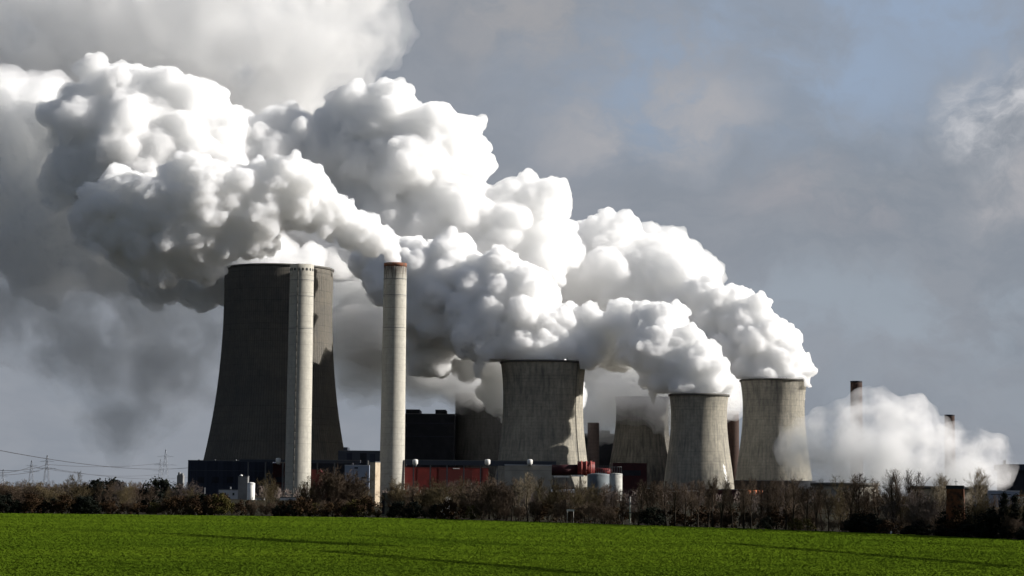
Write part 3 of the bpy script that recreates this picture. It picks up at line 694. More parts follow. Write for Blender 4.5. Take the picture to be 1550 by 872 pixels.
M['leaf_dark'] = surf('evergreen_leaves', twig_col((0.006, 0.008, 0.006), (0.012, 0.015, 0.009)), 0.9, spec=0.1)
M['leaf_olive'] = surf('olive_leaves', twig_col((0.046, 0.042, 0.011), (0.07, 0.056, 0.016)), 0.9, spec=0.1)

def rdir(rng, base, ang):
    a = base.orthogonal().normalized(); b = base.cross(a); t = rng.uniform(0, 2 * math.pi)
    return (base * math.cos(ang) + (a * math.cos(t) + b * math.sin(t)) * math.sin(ang)).normalized()
def limb(m, rng, p, d, L, r, lev, up, out, n_sub, seg=3):
    """tapered, slightly bent limb; collects twigs on the way"""
    pts = [p]; dd = d.copy()
    for k in range(seg):
        dd = (dd + Vector((rng.gauss(0, .14), rng.gauss(0, .14), rng.gauss(0, .08) + up))).normalized()
        q = pts[-1] + dd * (L / seg)
        m.tube(pts[-1], q, r * (1 - k / seg * .75), r * (1 - (k + 1) / seg * .75), 4 if lev < 2 else 3, False)
        pts.append(q)
    if lev >= 3: return
    for k in range(n_sub[lev]):
        f = rng.uniform(.25, 1.0) ** .8; i = min(int(f * seg), seg - 1)
        q = pts[i].lerp(pts[i + 1], f * seg - i)
        nd = rdir(rng, (pts[i + 1] - pts[i]).normalized(), R(rng.uniform(22, 58)))
        limb(out, rng, q, nd, L * rng.uniform(.38, .62), max(r * .44, .016), lev + 1, up, out, n_sub, 2)
def bare_tree(seed, h=8.0, wide=.34, up=.10, nl=20, ang=(28, 60), first=.16, n_sub=(8, 6, 0), trunk_r=.018, stems=1):
    """unit: real metres for a tree of height h -> (trunk mesh, crown mesh)"""
    rng = random.Random(seed); tr, cr = MB(), MB()
    for sidx in range(stems):
        p = Vector((0, 0, -.1)); d = Vector((0, 0, 1))
        if stems > 1:
            p = Vector((rng.uniform(-.5, .5), rng.uniform(-.4, .4), -.1)) * (h * .16); d = rdir(rng, Vector((0, 0, 1)), R(rng.uniform(4, 34)))
        hh = h * .9 * (1 if sidx == 0 else rng.uniform(.7, 1.0)); seg = 8; pts = [p]
        for k in range(seg):
            d = (d + Vector((rng.gauss(0, .05), rng.gauss(0, .05), .05))).normalized()
            q = pts[-1] + d * hh / seg
            r0 = h * trunk_r * (1 - k / seg * .85) / math.sqrt(stems); r1 = h * trunk_r * (1 - (k + 1) / seg * .85) / math.sqrt(stems)
            tr.tube(pts[-1], q, r0, r1, 7, False); pts.append(q)
        for k in range(nl):
            f = first + (1 - first) * (k + rng.random()) / nl * .98; i = min(int(f * seg), seg - 1)
            q = pts[i].lerp(pts[i + 1], f * seg - i)
            nd = rdir(rng, (pts[i + 1] - pts[i]).normalized(), R(rng.uniform(*ang)))
            L = h * wide * (1.05 - .62 * max(0, f - first) / (1 - first)) * rng.uniform(.7, 1.15)
            limb(cr, rng, q, nd, L, h * trunk_r * .36 * (1.1 - f * .6), 0, up, cr, n_sub)
    return tr.mesh('trunk'), cr.mesh('crown')
def leafy(seed, h=4.0, w=4.0, n=2600, size=.30, flat=.9, conical=0.0):
    """leaf-sized faces gathered in clumps through an uneven crown"""
    rng = random.Random(seed); tr, cr = MB(), MB()
    clumps = []
    for k in range(34):
        z = rng.uniform(.10, .95); a = rng.uniform(0, 2 * math.pi)
        prof = (math.sin(math.pi * min(1, z * .62 + .33)) ** .7) * (1 - conical) + conical * (1 - z)
        rr_ = w / 2 * prof * rng.uniform(.35, 1.0)
        clumps.append((Vector((rr_ * math.cos(a), rr_ * math.sin(a), z * h)), rng.uniform(.10, .22) * min(w, h)))
    for k in range(n):
        c, rc = rng.choice(clumps)
        v = Vector((rng.gauss(0, 1), rng.gauss(0, 1), rng.gauss(0, 1))).normalized() * rc * rng.uniform(.3, 1.1)
        p = c + v
        if p.z < .02: p.z = rng.uniform(.02, .4)
        nrm = (v.normalized() + Vector((rng.gauss(0, .6), rng.gauss(0, .6), rng.gauss(0, .6)))).normalized()
        a = nrm.orthogonal().normalized(); b = nrm.cross(a); sz = size * rng.uniform(.5, 1.1)
        t = rng.uniform(0, 6.28); a, b = a * math.cos(t) + b * math.sin(t), b * math.cos(t) - a * math.sin(t)
        cr.add([p - a * sz * .5, p + b * sz * .3, p + a * sz * .6, p - b * sz * .35], [(0, 1, 2, 3)])
    for k in range(6):
        c, rc = clumps[k * 5]; tr.tube((0, 0, -.1), c, .05 * h * .25, .02, 5, False)
    return tr.mesh('trunk'), cr.mesh('foliage')
# kind -> list of (trunk mesh, crown mesh, height), names, words
KIND = {}
def kind(key, name, words, cat, meshes, h, barkm, crownm, crown_name):
    lst = []
    for (t, c) in meshes:
        zs = np.empty(len(c.vertices) * 3, np.float32); c.vertices.foreach_get('co', zs); k_ = h / np.percentile(zs[2::3], 98.5)
        for q in (t, c): q.transform(Matrix.Scale(float(k_), 4))
        t.materials.append(barkm); c.materials.append(crownm); lst.append((t, c))
    KIND[key] = (name, words, cat, lst, h, crown_name)
TREE = dict(n_sub=(7, 6, 0))
kind('tall', 'bare_tree', 'tall bare brown tree', 'tree', [bare_tree(s_, 8, .36, .15, 20, (20, 46), .26, (7, 6, 0), .026) for s_ in (1, 2, 3)], 8, M['bark'], M['twig_brown'], 'crown')
kind('poplar', 'bare_poplar', 'narrow upright bare tree', 'tree', [bare_tree(s_, 8, .34, .22, 22, (12, 30), .18, (7, 5, 0), .026) for s_ in (4, 5)], 8, M['bark'], M['twig_brown'], 'crown')
kind('pale', 'bare_tree', 'pale bare tree', 'tree', [bare_tree(s_, 8, .40, .18, 22, (14, 40), .24, (8, 7, 0)) for s_ in (6, 7)], 8, M['bark'], M['twig_pale'], 'crown')
kind('olive', 'bare_tree', 'broad olive brown tree', 'tree', [bare_tree(s_, 8, .40, .12, 15, (22, 56), .12, (8, 7, 0), stems=3) for s_ in (8, 9, 10)], 8, M['bark'], M['twig_olive'], 'crown')
kind('mauve', 'bare_tree', 'greyish bare tree', 'tree', [bare_tree(s_, 8, .38, .10, 22, (25, 60), .12, (8, 6, 0), stems=2) for s_ in (11, 12)], 8, M['bark'], M['twig_mauve'], 'crown')
kind('bush', 'bare_bush', 'dense twiggy brown bush', 'bush', [bare_tree(s_, 5, .42, .12, 9, (18, 50), .08, (7, 6, 0), .020, stems=7) for s_ in (13, 14, 15)], 5, M['bark'], M['twig_brown'], 'crown')
kind('rust', 'rusty_bush', 'low rust brown bush', 'bush', [leafy(s_, 3, 4.6, 2400, .26) for s_ in (16, 17)], 3, M['bark'], M['leaf_rust'], 'foliage')
kind('green', 'olive_bush', 'low olive leafy bush', 'bush', [leafy(s_, 3, 4.2, 2200, .26) for s_ in (18, 19)], 3, M['bark'], M['leaf_olive'], 'foliage')
kind('dark', 'evergreen_bush', 'near black evergreen bush', 'bush', [leafy(s_, 4, 4.8, 3400, .34) for s_ in (20, 21)], 4, M['bark'], M['leaf_dark'], 'foliage')
kind('conifer', 'conifer', 'dark pointed conifer', 'tree', [leafy(s_, 7, 3.2, 3400, .32, conical=.85) for s_ in (22, 23)], 7, M['bark'], M['leaf_dark'], 'foliage')
PLANTS = []
LAND = [(15, 'at the left end of the hedge'), (62, 'below the paired pylons'), (110, 'right of the paired pylons'), (155, 'below the open sky left of the slim pylon'), (205, 'left of the slim pylon'), (255, 'below the slim pylon'),
        (300, 'before the left end of the navy hall'), (345, 'before the low pale workshop'), (385, 'by the small white tank'), (425, 'before the left chimney foot'), (478, 'before the red flue house'),
        (535, 'before the pale blue grey box building'), (585, 'beside the transformer kiosk'), (630, 'before the left part of the red hall'), (680, 'around the small white shed'), (725, 'before the right part of the red hall'),
        (775, 'before the left side of the beige box'), (820, 'before the right side of the beige box'), (865, 'by the little white notice board'), (912, 'before the storage tanks'), (955, 'by the pole with crossarms'),
        (1005, 'below the smoky tower'), (1058, 'below the streaked tower'), (1105, 'right of the streaked tower'), (1142, 'by the orange drums'), (1185, 'below the rightmost tall tower'), (1230, 'below the left end of the low steam'),
        (1280, 'before the squat tower with dark rim'), (1330, 'below the middle of the low steam'), (1370, 'left of the low flared towers'), (1408, 'before the low flared tower'), (1446, 'beside the brick tower'),
        (1490, 'before the stair tower on the right'), (1525, 'before the flat warehouse'), (1560, 'at the right edge')]
prng = random.Random(99)
def plant(key, px, ytop, back, wide=1.0):
    Y = edge_Y(px) + back
    top = at(px, ytop, Y)
    PLANTS.append((key, px, Y, top.x, top.z, wide))
def zone(x0, x1, n, keys, y0, y1, b0, b1, wd=(.85, 1.2)):
    for k in range(n):
        x = x0 + (x1 - x0) * (k + prng.uniform(.1, .9)) / n
        plant(prng.choice(keys), x, prng.uniform(y0, y1), prng.uniform(b0, b1), prng.uniform(*wd))
# set-back mauve trees, then the tree line, then the low bushes along the field edge
zone(-20, 120, 12, ['mauve', 'olive'], 726, 734, 60, 140, (1.0, 1.4)); zone(120, 300, 15, ['mauve'], 727, 736, 90, 260)
zone(-15, 95, 9, ['olive', 'bush', 'olive'], 728, 737, 6, 30, (1.0, 1.4)); plant('olive', 108, 718, 14, 1.15); zone(150, 235, 6, ['olive', 'tall'], 729, 738, 6, 30); zone(250, 300, 4, ['olive', 'mauve'], 735, 745, 6, 30)
plant('dark', 241, 727, 60, 1.0); plant('dark', 153, 727, 160, 1.3); plant('dark', 168, 729, 170, 1.1); plant('dark', 133, 752, 4, 1.5)
zone(-15, 130, 9, ['rust', 'dark', 'rust', 'green'], 748, 760, 2, 6, (.9, 1.4)); zone(130, 330, 13, ['bush', 'rust', 'rust', 'green', 'bush'], 750, 764, 2, 8, (.9, 1.3)); 
zone(290, 345, 4, ['rust', 'dark'], 748, 755, 3, 10); plant('green', 336, 748, 4, .9); zone(345, 430, 7, ['bush', 'rust', 'bush'], 755, 764, 3, 12); plant('olive', 412, 718, 22, .75); plant('pale', 404, 732, 30, .8)
zone(420, 470, 5, ['dark', 'rust', 'bush'], 757, 766, 3, 10)
for (x, y, wv) in ((478, 722, .9), (497, 714, 1.0), (515, 711, 1.1), (533, 716, 1.0), (548, 728, .9), (465, 735, .9), (508, 726, 1.2), (527, 730, 1.1)): plant('bush' if x % 2 else 'olive', x, y, prng.uniform(8, 20), wv)
zone(455, 565, 8, ['rust', 'rust', 'green', 'bush'], 752, 764, 2, 6, (1.0, 1.4))
zone(590, 700, 15, ['tall', 'bush', 'olive', 'tall'], 723, 738, 8, 40, (1.0, 1.3)); zone(595, 700, 8, ['rust', 'dark', 'bush'], 758, 768, 2, 6); plant('green', 716, 766, 2, .9); plant('dark', 605, 760, 3, 1.1)
zone(700, 765, 10, ['tall', 'bush', 'mauve'], 724, 738, 8, 40, (1.0, 1.3)); zone(725, 770, 3, ['bush'], 752, 765, 2, 8)
plant('pale', 800, 716, 12, 1.15); plant('pale', 786, 726, 16, 1.0); plant('tall', 775, 724, 14); plant('pale', 815, 724, 20, 1.0); plant('olive', 830, 727, 12, .9); plant('tall', 768, 736, 24); plant('tall', 843, 733, 16); plant('tall', 857, 730, 18); plant('olive', 872, 729, 12)
plant('tall', 885, 738, 20); plant('olive', 900, 734, 10, 1.0); plant('tall', 916, 733, 12); plant('tall', 931, 745, 14); plant('poplar', 942, 748, 10)
zone(760, 950, 14, ['bush', 'bush', 'rust'], 752, 770, 2, 14, (1.0, 1.5)); zone(745, 950, 11, ['tall', 'mauve', 'olive'], 733, 746, 20, 60, (.9, 1.2))
zone(955, 1240, 19, ['poplar', 'tall', 'tall'], 722, 735, 3, 9, (.8, 1.05)); zone(955, 1240, 24, ['tall', 'mauve', 'poplar'], 728, 742, 14, 60)
zone(955, 1240, 18, ['bush', 'bush', 'rust'], 766, 782, 4, 20, (1.0, 1.5)); plant('dark', 987, 769, 2, 1.1); plant('dark', 1160, 783, 1.5, .8); plant('green', 1205, 785, 1.5, .9); plant('green', 1222, 786, 1.5, .9)
zone(1240, 1345, 9, ['tall', 'poplar', 'tall'], 733, 744, 4, 24, (1.0, 1.3)); plant('tall', 1288, 719, 8, 1.1); plant('tall', 1304, 718, 9, 1.1); plant('olive', 1276, 726, 12, 1.0); plant('tall', 1318, 727, 12)
plant('dark', 1310, 778, 1.5, 1.5); plant('dark', 1297, 783, 1.2, 1.2); plant('dark', 1332, 786, 1.2, 1.0)
zone(1325, 1355, 2, ['mauve', 'tall'], 742, 750, 6, 18); plant('poplar', 1352, 713, 8, .9); plant('poplar', 1364, 712, 9, .9); plant('poplar', 1380, 713, 10, .85); plant('tall', 1390, 716, 12, .8); plant('pale', 1422, 719, 8, .9); plant('pale', 1428, 724, 12, .9)
zone(1345, 1432, 7, ['tall', 'olive', 'mauve'], 740, 756, 5, 14, (1.0, 1.3)); plant('pale', 1482, 711, 22, 1.0); plant('pale', 1470, 740, 6, .9); plant('olive', 1492, 745, 6, .9); plant('olive', 1478, 748, 4, .8)
zone(1500, 1575, 6, ['olive', 'tall'], 745, 756, 6, 16); plant('conifer', 1520, 748, 8, .9); plant('conifer', 1536, 751, 8, .9); plant('conifer', 1556, 752, 7, .9)
zone(1340, 1580, 15, ['bush', 'rust', 'dark', 'bush'], 768, 790, 2, 8, (.9, 1.3)); zone(1370, 1580, 10, ['dark', 'dark', 'rust'], 792, 799, 1.5, 4, (1.0, 1.5)); zone(1240, 1345, 7, ['rust', 'bush'], 774, 788, 2, 8)
ORD = ['first', 'second', 'third', 'fourth', 'fifth', 'sixth', 'seventh', 'eighth', 'ninth', 'tenth', 'eleventh', 'twelfth']
NUM = ['', 'one', 'two', 'three', 'four', 'five', 'six', 'seven', 'eight', 'nine', 'ten', 'eleven', 'twelve']
buck = {}
for i, pl in enumerate(PLANTS):
    lm = min(LAND, key=lambda q: abs(q[0] - pl[1]))[1]
    buck.setdefault((pl[0], lm), []).append(i)
LAB = {}
for (k, lm), ids in buck.items():
    wd = KIND[k][1]; ids.sort(key=lambda i: PLANTS[i][1])
    for n_, i in enumerate(ids):
        LAB[i] = wd + ' ' + lm if len(ids) == 1 else f'{ORD[n_]} {wd} from the left of {NUM[len(ids)]} {lm}'
        ww = LAB[i].split()
        if len(ww) > 16: LAB[i] = ' '.join(x for x in ww if x not in ('the', 'with', 'branches'))
first_of = {}
for i, (k, px, Y, x, ht, wv) in enumerate(PLANTS):
    name, wd, cat, lst, hh, crown_name = KIND[k]
    j = prng.randrange(len(lst)); f = max(ht, .8) / hh
    root = bpy.data.objects.new(name, None); COL.objects.link(root)
    root.location = (x, Y, 0); root.rotation_euler = (0, 0, prng.uniform(0, 6.28)); root.scale = (f * wv, f * wv, f)
    if k in ('rust', 'green', 'dark'): root.scale = (max(f, .75) * wv, max(f, .75) * wv, f)
    tag(root, LAB[i], cat, {'tree': 'bare trees and conifers of the hedge', 'bush': 'bushes of the hedge'}[cat])
    if (k, j) not in first_of:
        t_, c_ = (bpy.data.objects.new('trunk', lst[j][0]), bpy.data.objects.new(crown_name, lst[j][1])); first_of[(k, j)] = (t_, c_)
    else:
        t_, c_ = (o.copy() for o in first_of[(k, j)])
    for o in (t_, c_): COL.objects.link(o); o.parent = root
print('PLANTS', len(PLANTS))
# far woods along the horizon
def far_wood(x0, x1, Y, h, label, seed):
    rng = random.Random(seed); m = MB(); xa, xb = at(x0, 740, Y).x, at(x1, 740, Y).x
    nn = int((xb - xa) / 5)
    for k in range(nn):
        x = xa + (xb - xa) * k / nn; hh = h * rng.uniform(.6, 1.1); y = Y + rng.uniform(0, 60)
        for q in range(26):
            a = rng.uniform(0, 6.28); z = hh * rng.uniform(.1, 1.0); rr_ = 4 * math.sin(math.pi * min(1, .15 + z / hh * .8)) * rng.random()
            p = Vector((x + rr_ * math.cos(a), y + rr_ * math.sin(a), z)); d = Vector((rng.gauss(0, .5), rng.gauss(0, .5), 1)).normalized(); b = d.orthogonal().normalized() * rng.uniform(.3, .8)
            m.add([p - b, p + b, p + d * rng.uniform(1.5, 3.5)], [(0, 1, 2)])
    tag(m.build('far_wood', M['twig_mauve']), label, 'wood', kind='stuff')
far_wood(-60, 300, 2600, 11, 'far bare woodland along the left horizon', 4)
far_wood(1180, 1620, 1350, 6, 'brown scrub beyond the hedge on the right', 5)
far_wood(380, 1200, 1250, 6.5, 'brown scrub between the hedge and the works', 6)
# ------------------------------------------------------------------ steam
GN = None
def steam_tree():
    global GN
    if GN: return GN
    g = bpy.data.node_groups.new('steam_skin', 'GeometryNodeTree')
    g.interface.new_socket('Geometry', in_out='INPUT', socket_type='NodeSocketGeometry')
    vx = g.interface.new_socket('Voxel', in_out='INPUT', socket_type='NodeSocketFloat')
    g.interface.new_socket('Geometry', in_out='OUTPUT', socket_type='NodeSocketGeometry')
    gi = g.nodes.new('NodeGroupInput'); go = g.nodes.new('NodeGroupOutput')
    at_ = g.nodes.new('GeometryNodeInputNamedAttribute'); at_.data_type = 'FLOAT'; at_.inputs[0].default_value = 'rad'
    mp = g.nodes.new('GeometryNodeMeshToPoints'); pv = g.nodes.new('GeometryNodePointsToVolume'); vm = g.nodes.new('GeometryNodeVolumeToMesh')
    pv.resolution_mode = 'VOXEL_SIZE'
    vm.resolution_mode = 'GRID'
    L = g.links
    L.new(gi.outputs[0], mp.inputs['Mesh']); L.new(at_.outputs[0], mp.inputs['Radius'])
    L.new(mp.outputs[0], pv.inputs['Points']); L.new(at_.outputs[0], pv.inputs['Radius'])
    L.new(gi.outputs[1], pv.inputs['Voxel Size'])
    L.new(pv.outputs[0], vm.inputs['Volume']); vm.inputs['Threshold'].default_value = 0.25
    L.new(vm.outputs[0], go.inputs[0])
    GN = (g, vx.identifier)
    return GN

def billow(cen, rad, rng, levels=((26, .30, .48), (16, .26, .44)), keep=0.55):
    """grow lumps on lumps: each level puts smaller spheres on the exposed surface of the one before"""
    C, Rr = [np.array(cen)], [np.array(rad)]
    pc, pr = C[0], Rr[0]
    for (n, lo, hi) in levels:
        d = rng.normal(size=(len(pc), n, 3)); d /= np.linalg.norm(d, axis=2, keepdims=True)
        k = lo + (hi - lo) * rng.uniform(0, 1, size=(len(pc), n)) ** 1.4
        c = pc[:, None] + d * (pr[:, None] * rng.uniform(.74, .96, size=(len(pc), n)))[..., None]
        r = pr[:, None] * k
        c = c.reshape(-1, 3); r = r.reshape(-1)
        allc = np.concatenate(C); allr = np.concatenate(Rr)
        ok = np.ones(len(c), bool)
        for i in range(0, len(c), 2000):
            dd = np.linalg.norm(c[i:i + 2000, None] - allc[None], axis=2)
            ok[i:i + 2000] = ((dd + r[i:i + 2000, None] * keep) > allr[None] * 0.999).all(axis=1) | False
        c, r = c[ok], r[ok]
        C.append(c); Rr.append(r); pc, pr = c, r
    return np.concatenate(C), np.concatenate(Rr)

def steam(puffs, Y, mat, name, label, seed, voxel=2.0, levels=((26, .30, .48), (16, .26, .44)), jitter=0.25, disp=(2.8, 8.5), copies=1, mouth=None):
    """puffs: (photo x, photo y, radius px, depth offset m): sphere centres followed along the plume"""
    rng = np.random.default_rng(seed)
    cen, rad = [], []
    for (x, y, r, dy) in puffs:
        p = at(x, y, Y + dy); rr = r * scl(Y + dy)
        cen.append(p); rad.append(rr)
        for _ in range(copies):
            o = rng.normal(size=3); o /= np.linalg.norm(o)
            q = p + Vector(o) * rr * jitter * 2; cen.append(q); rad.append(rr * rng.uniform(.7, .95))
    cen = np.array([tuple(c) for c in cen]); rad = np.array(rad)
    c, r = billow(cen, rad, rng, levels)
    keep = (r > voxel * 1.05)
    c, r = c[keep], r[keep]
    org = cen[0].copy()
    me = bpy.data.meshes.new('points'); me.from_pydata([tuple(p) for p in (c - org)], [], [])
    a = me.attributes.new('rad', 'FLOAT', 'POINT'); a.data.foreach_set('value', r.astype(np.float32))
    tmp = bpy.data.objects.new('points', me); COL.objects.link(tmp)
    g, vid = steam_tree()
    m = tmp.modifiers.new('skin', 'NODES'); m.node_group = g; m[vid] = float(voxel)
    sm = tmp.modifiers.new('smooth', 'SMOOTH'); sm.factor = 0.5; sm.iterations = 1
    # shear and swirl the lumps so that none stays a ball
    for (st, sc) in ((disp[1] * .95, disp[1] * 2.4), (disp[1] * .30, disp[1] * .95)):
        tx = bpy.data.textures.new('swirl', 'CLOUDS'); tx.cloud_type = 'COLOR'; tx.noise_scale = sc; tx.noise_depth = 1
        dm = tmp.modifiers.new('swirl', 'DISPLACE'); dm.texture = tx; dm.direction = 'RGB_TO_XYZ'; dm.strength = st; dm.mid_level = 0.5; dm.texture_coords = 'LOCAL'
    # cauliflower curls: rounded cells with creases between, at three sizes, then a ragged grain
    for (st, sc) in ((-disp[0], disp[1]), (-disp[0] * .55, disp[1] * .47), (-disp[0] * .42, disp[1] * .25)):
        tx = bpy.data.textures.new('curl', 'VORONOI'); tx.noise_scale = sc; tx.noise_intensity = 1.0; tx.distance_metric = 'DISTANCE_SQUARED'
        dm = tmp.modifiers.new('curl', 'DISPLACE'); dm.texture = tx; dm.strength = st; dm.mid_level = 0.3; dm.texture_coords = 'LOCAL'
    tx = bpy.data.textures.new('grain', 'CLOUDS'); tx.noise_scale = disp[1] * .6; tx.noise_depth = 4
    dm = tmp.modifiers.new('grain', 'DISPLACE'); dm.texture = tx; dm.strength = disp[0] * .7; dm.mid_level = 0.5; dm.texture_coords = 'LOCAL'
    rm = tmp.modifiers.new('clean', 'REMESH'); rm.mode = 'VOXEL'; rm.voxel_size = voxel * .85; rm.use_smooth_shade = True
    dg = bpy.context.evaluated_depsgraph_get(); dg.update()
    out = bpy.data.meshes.new_from_object(tmp.evaluated_get(dg), depsgraph=dg)
    bpy.data.objects.remove(tmp); bpy.data.meshes.remove(me)
    if mouth:                                     # steam lies on the rim of its tower instead of cutting the shell
        mx, my, mz, mr = mouth
        n = len(out.vertices); co = np.empty(n * 3, np.float32); out.vertices.foreach_get('co', co); co = co.reshape(-1, 3)
        w_ = co + org; d = np.hypot(w_[:, 0] - mx, w_[:, 1] - my)
        lee = np.clip((w_[:, 0] - mx) / mr, -1, 1.2)
        lim = mz + .9 - np.where((lee > .82) & (d > mr + 1.2), 9.0, 0.0)
        lim = np.where(d < mr - 2.2, -1e9, lim); lim = np.where(d > mr * 1.5, -1e9, lim)
        k = w_[:, 2] < lim
        co[k, 2] = (lim - org[2])[k] + np.abs(np.sin(w_[k, 0] * 1.3 + w_[k, 1])) * .35
        out.vertices.foreach_set('co', co.ravel()); out.update()
    out.name = name
    out.materials.clear(); out.materials.append(mat)
    o = bpy.data.objects.new(name, out); COL.objects.link(o); o.location = org
    tag(o, label, 'steam plume' if 'plume' in name else 'steam cloud', 'steam plumes of the power station')
    print('STEAM', name, len(c), len(out.polygons))
    return o
M['steam'] = steam_mat('dense_steam', 0.145, (.988, .987, 1))
M['steam_near'] = steam_mat('fresh_steam', 0.27, (.988, .987, 1))
M['steam_mid'] = steam_mat('drifting_steam', 0.07)
M['steam_soft'] = steam_mat('thin_steam', 0.0062, (.985, .98, .985), soft=(0.38, 0.60, 0.020))
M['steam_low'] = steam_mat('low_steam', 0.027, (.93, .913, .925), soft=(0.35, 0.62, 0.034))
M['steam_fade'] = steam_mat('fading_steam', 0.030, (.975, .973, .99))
M['steam_dark'] = steam_mat('shade_tinted_steam', 0.022, (.86, .85, .87), soft=(0.24, 0.55, 0.016))  # shade put into the colour: scatters less than the white steam
M['steam_high'] = steam_mat('old_steam', 0.0085, (1, .992, .985), soft=(0.36, 0.55, 0.012))
M['smoke'] = steam_mat('chimney_steam', 0.24, (.885, .895, .93))
LV = ((26, .20, .58), (12, .22, .48), (6, .3, .48))
LV2 = ((22, .26, .62), (10, .24, .50))
LV3 = ((20, .28, .66), (8, .24, .50))
G = 'steam plumes'
steam([(822, 556, 48, 0), (790, 538, 42, -6), (822, 532, 44, -6), (852, 532, 42, -4), (872, 528, 36, -4), (893, 534, 22, 0), (900, 530, 18, 4), (888, 508, 30, 4), (762, 515, 50, 6), (735, 500, 50, 14), (815, 490, 48, 6), (848, 492, 34, 6), (770, 455, 52, 16), (730, 465, 50, 24), (700, 475, 50, 40), (806, 440, 36, 20), (745, 418, 36, 30), (700, 425, 50, 46), (660, 450, 55, 40), (645, 470, 46, 50), (620, 420, 55, 60), (590, 400, 45, 70), (680, 497, 42, 82), (722, 478, 42, 78), (648, 520, 38, 82)],  # rearmost puffs at the end are added as blockers, shading the tallest tower
      2060, M['steam_near'], 'steam_plume', 'bright white steam plume piled above the broad cooling tower', 1, 1.35, LV, mouth=TOWER_TOP[822.5])
steam([(1058, 604, 33, 0), (1040, 583, 30, -5), (1072, 583, 30, -4), (1090, 580, 16, -2), (1058, 560, 36, 0), (1022, 560, 38, 6), (1000, 575, 28, 10), (1000, 530, 36, 14), (1030, 530, 34, 8), (1006, 490, 32, 24), (985, 500, 38, 30), (968, 528, 32, 40), (955, 490, 32, 60), (1022, 475, 18, 26), (940, 515, 40, 90)],
      2000, M['steam_near'], 'steam_plume', 'white steam plume rising from the streaked cooling tower', 2, 1.3, LV, mouth=TOWER_TOP[1058])
steam([(1172, 584, 38, 0), (1150, 562, 34, -5), (1186, 560, 34, -4), (1209, 564, 17, -2), (1160, 530, 38, 2), (1180, 528, 30, 4), (1130, 530, 40, 8), (1128, 490, 36, 14), (1150, 500, 32, 10), (1100, 470, 32, 22), (1118, 452, 20, 22), (1075, 480, 38, 34), (1070, 520, 40, 30), (1050, 450, 30, 44), (1100, 540, 36, 20), (1040, 470, 40, 60)],
      2250, M['steam_near'], 'steam_plume', 'white steam plume leaning left from the rightmost tall tower', 3, 1.4, LV, mouth=TOWER_TOP[1171])
steam([(930, 372, 40, 60), (905, 375, 38, 70), (880, 390, 42, 80), (862, 388, 36, 60), (846, 400, 36, 60), (955, 400, 48, 60), (900, 430, 58, 80), (860, 410, 38, 90), (1000, 410, 45, 40), (960, 455, 50, 50), (1030, 430, 42, 20), (880, 480, 50, 90), (915, 520, 48, 70), (850, 470, 40, 100)],
      2300, M['steam'], 'steam_plume', 'rounded white steam bank above and between the broad and streaked towers', 4, 2.0, LV3)
steam([(1000, 385, 38, 60), (1030, 400, 42, 60), (1058, 425, 36, 50), (990, 360, 22, 60)], 2420, M['steam_mid'], 'steam_plume', 'faint steam puff fading at the right edge of the rounded bank', 5, 2.2, LV2)
steam([(810, 310, 40, 20), (790, 330, 46, 20), (835, 355, 30, 10), (775, 300, 30, 20), (800, 375, 50, 20), (840, 385, 28, 20), (750, 360, 55, 20), (700, 350, 62, 20), (650, 330, 60, 20), (690, 400, 60, 20), (620, 370, 65, 20), (760, 400, 45, 20), (690, 225, 46, 20), (660, 235, 56, 20), (705, 255, 36, 20), (600, 260, 70, 20), (640, 290, 60, 20), (575, 178, 50, 20), (545, 200, 48, 20), (610, 200, 46, 20), (520, 240, 60, 20), (560, 320, 60, 20), (480, 240, 55, 20), (440, 230, 50, 20), (400, 215, 45, 20), (470, 290, 55, 20), (400, 260, 55, 20), (350, 240, 55, 20), (520, 350, 50, 20), (480, 350, 55, 20), (650, 490, 48, 0), (602, 515, 42, 0), (560, 515, 34, 0), (700, 472, 48, 0), (790, 545, 50, -98), (775, 592, 44, -98), (820, 600, 44, -98), (735, 535, 40, -90), (840, 560, 36, -98), (700, 510, 40, -85), (655, 510, 36, -75), (420, 330, 50, 20)],  # low puffs behind the broad tower are added to shade the tallest tower
      2270, M['steam'], 'steam_plume', 'largest white steam bank, towering behind the smoking chimney', 6, 2.1, LV3, disp=(5.0, 17.0))
# chimney plume, close in front
steam([(598, 402, 10.3, 0), (597, 391, 12.9, -1), (592, 378, 15.5, -3), (580, 364, 18.9, -6), (562, 350, 20.6, -9), (566, 378, 13.8, -7), (545, 345, 21.5, -12), (530, 355, 18.9, -13), (520, 325, 22.4, -15), (500, 335, 24.1, -18), (497, 308, 22.4, -19), (478, 318, 25.8, -22), (470, 285, 28.5, -24), (455, 305, 32.3, -26), (432, 275, 32.3, -28), (425, 310, 34.2, -28), (402, 290, 36.1, -30), (395, 330, 34.2, -30), (372, 285, 38.0, -32), (362, 325, 38.0, -32), (400, 366, 17.1, -30), (378, 372, 19.0, -30), (345, 300, 41.8, -34), (348, 355, 32.3, -30), (310, 285, 43.7, -36), (305, 335, 43.7, -36), (270, 310, 45.6, -36), (262, 360, 41.8, -34), (225, 320, 45.6, -34), (190, 300, 41.8, -32), (165, 325, 34.2, -30), (205, 365, 41.8, -30), (240, 395, 36.1, -28), (150, 300, 26.6, -28), (290, 390, 32.3, -28)],
      1850, M['smoke'], 'chimney_plume', 'grey billowing plume trailing left from the smoking chimney', 7, 1.1, LV)
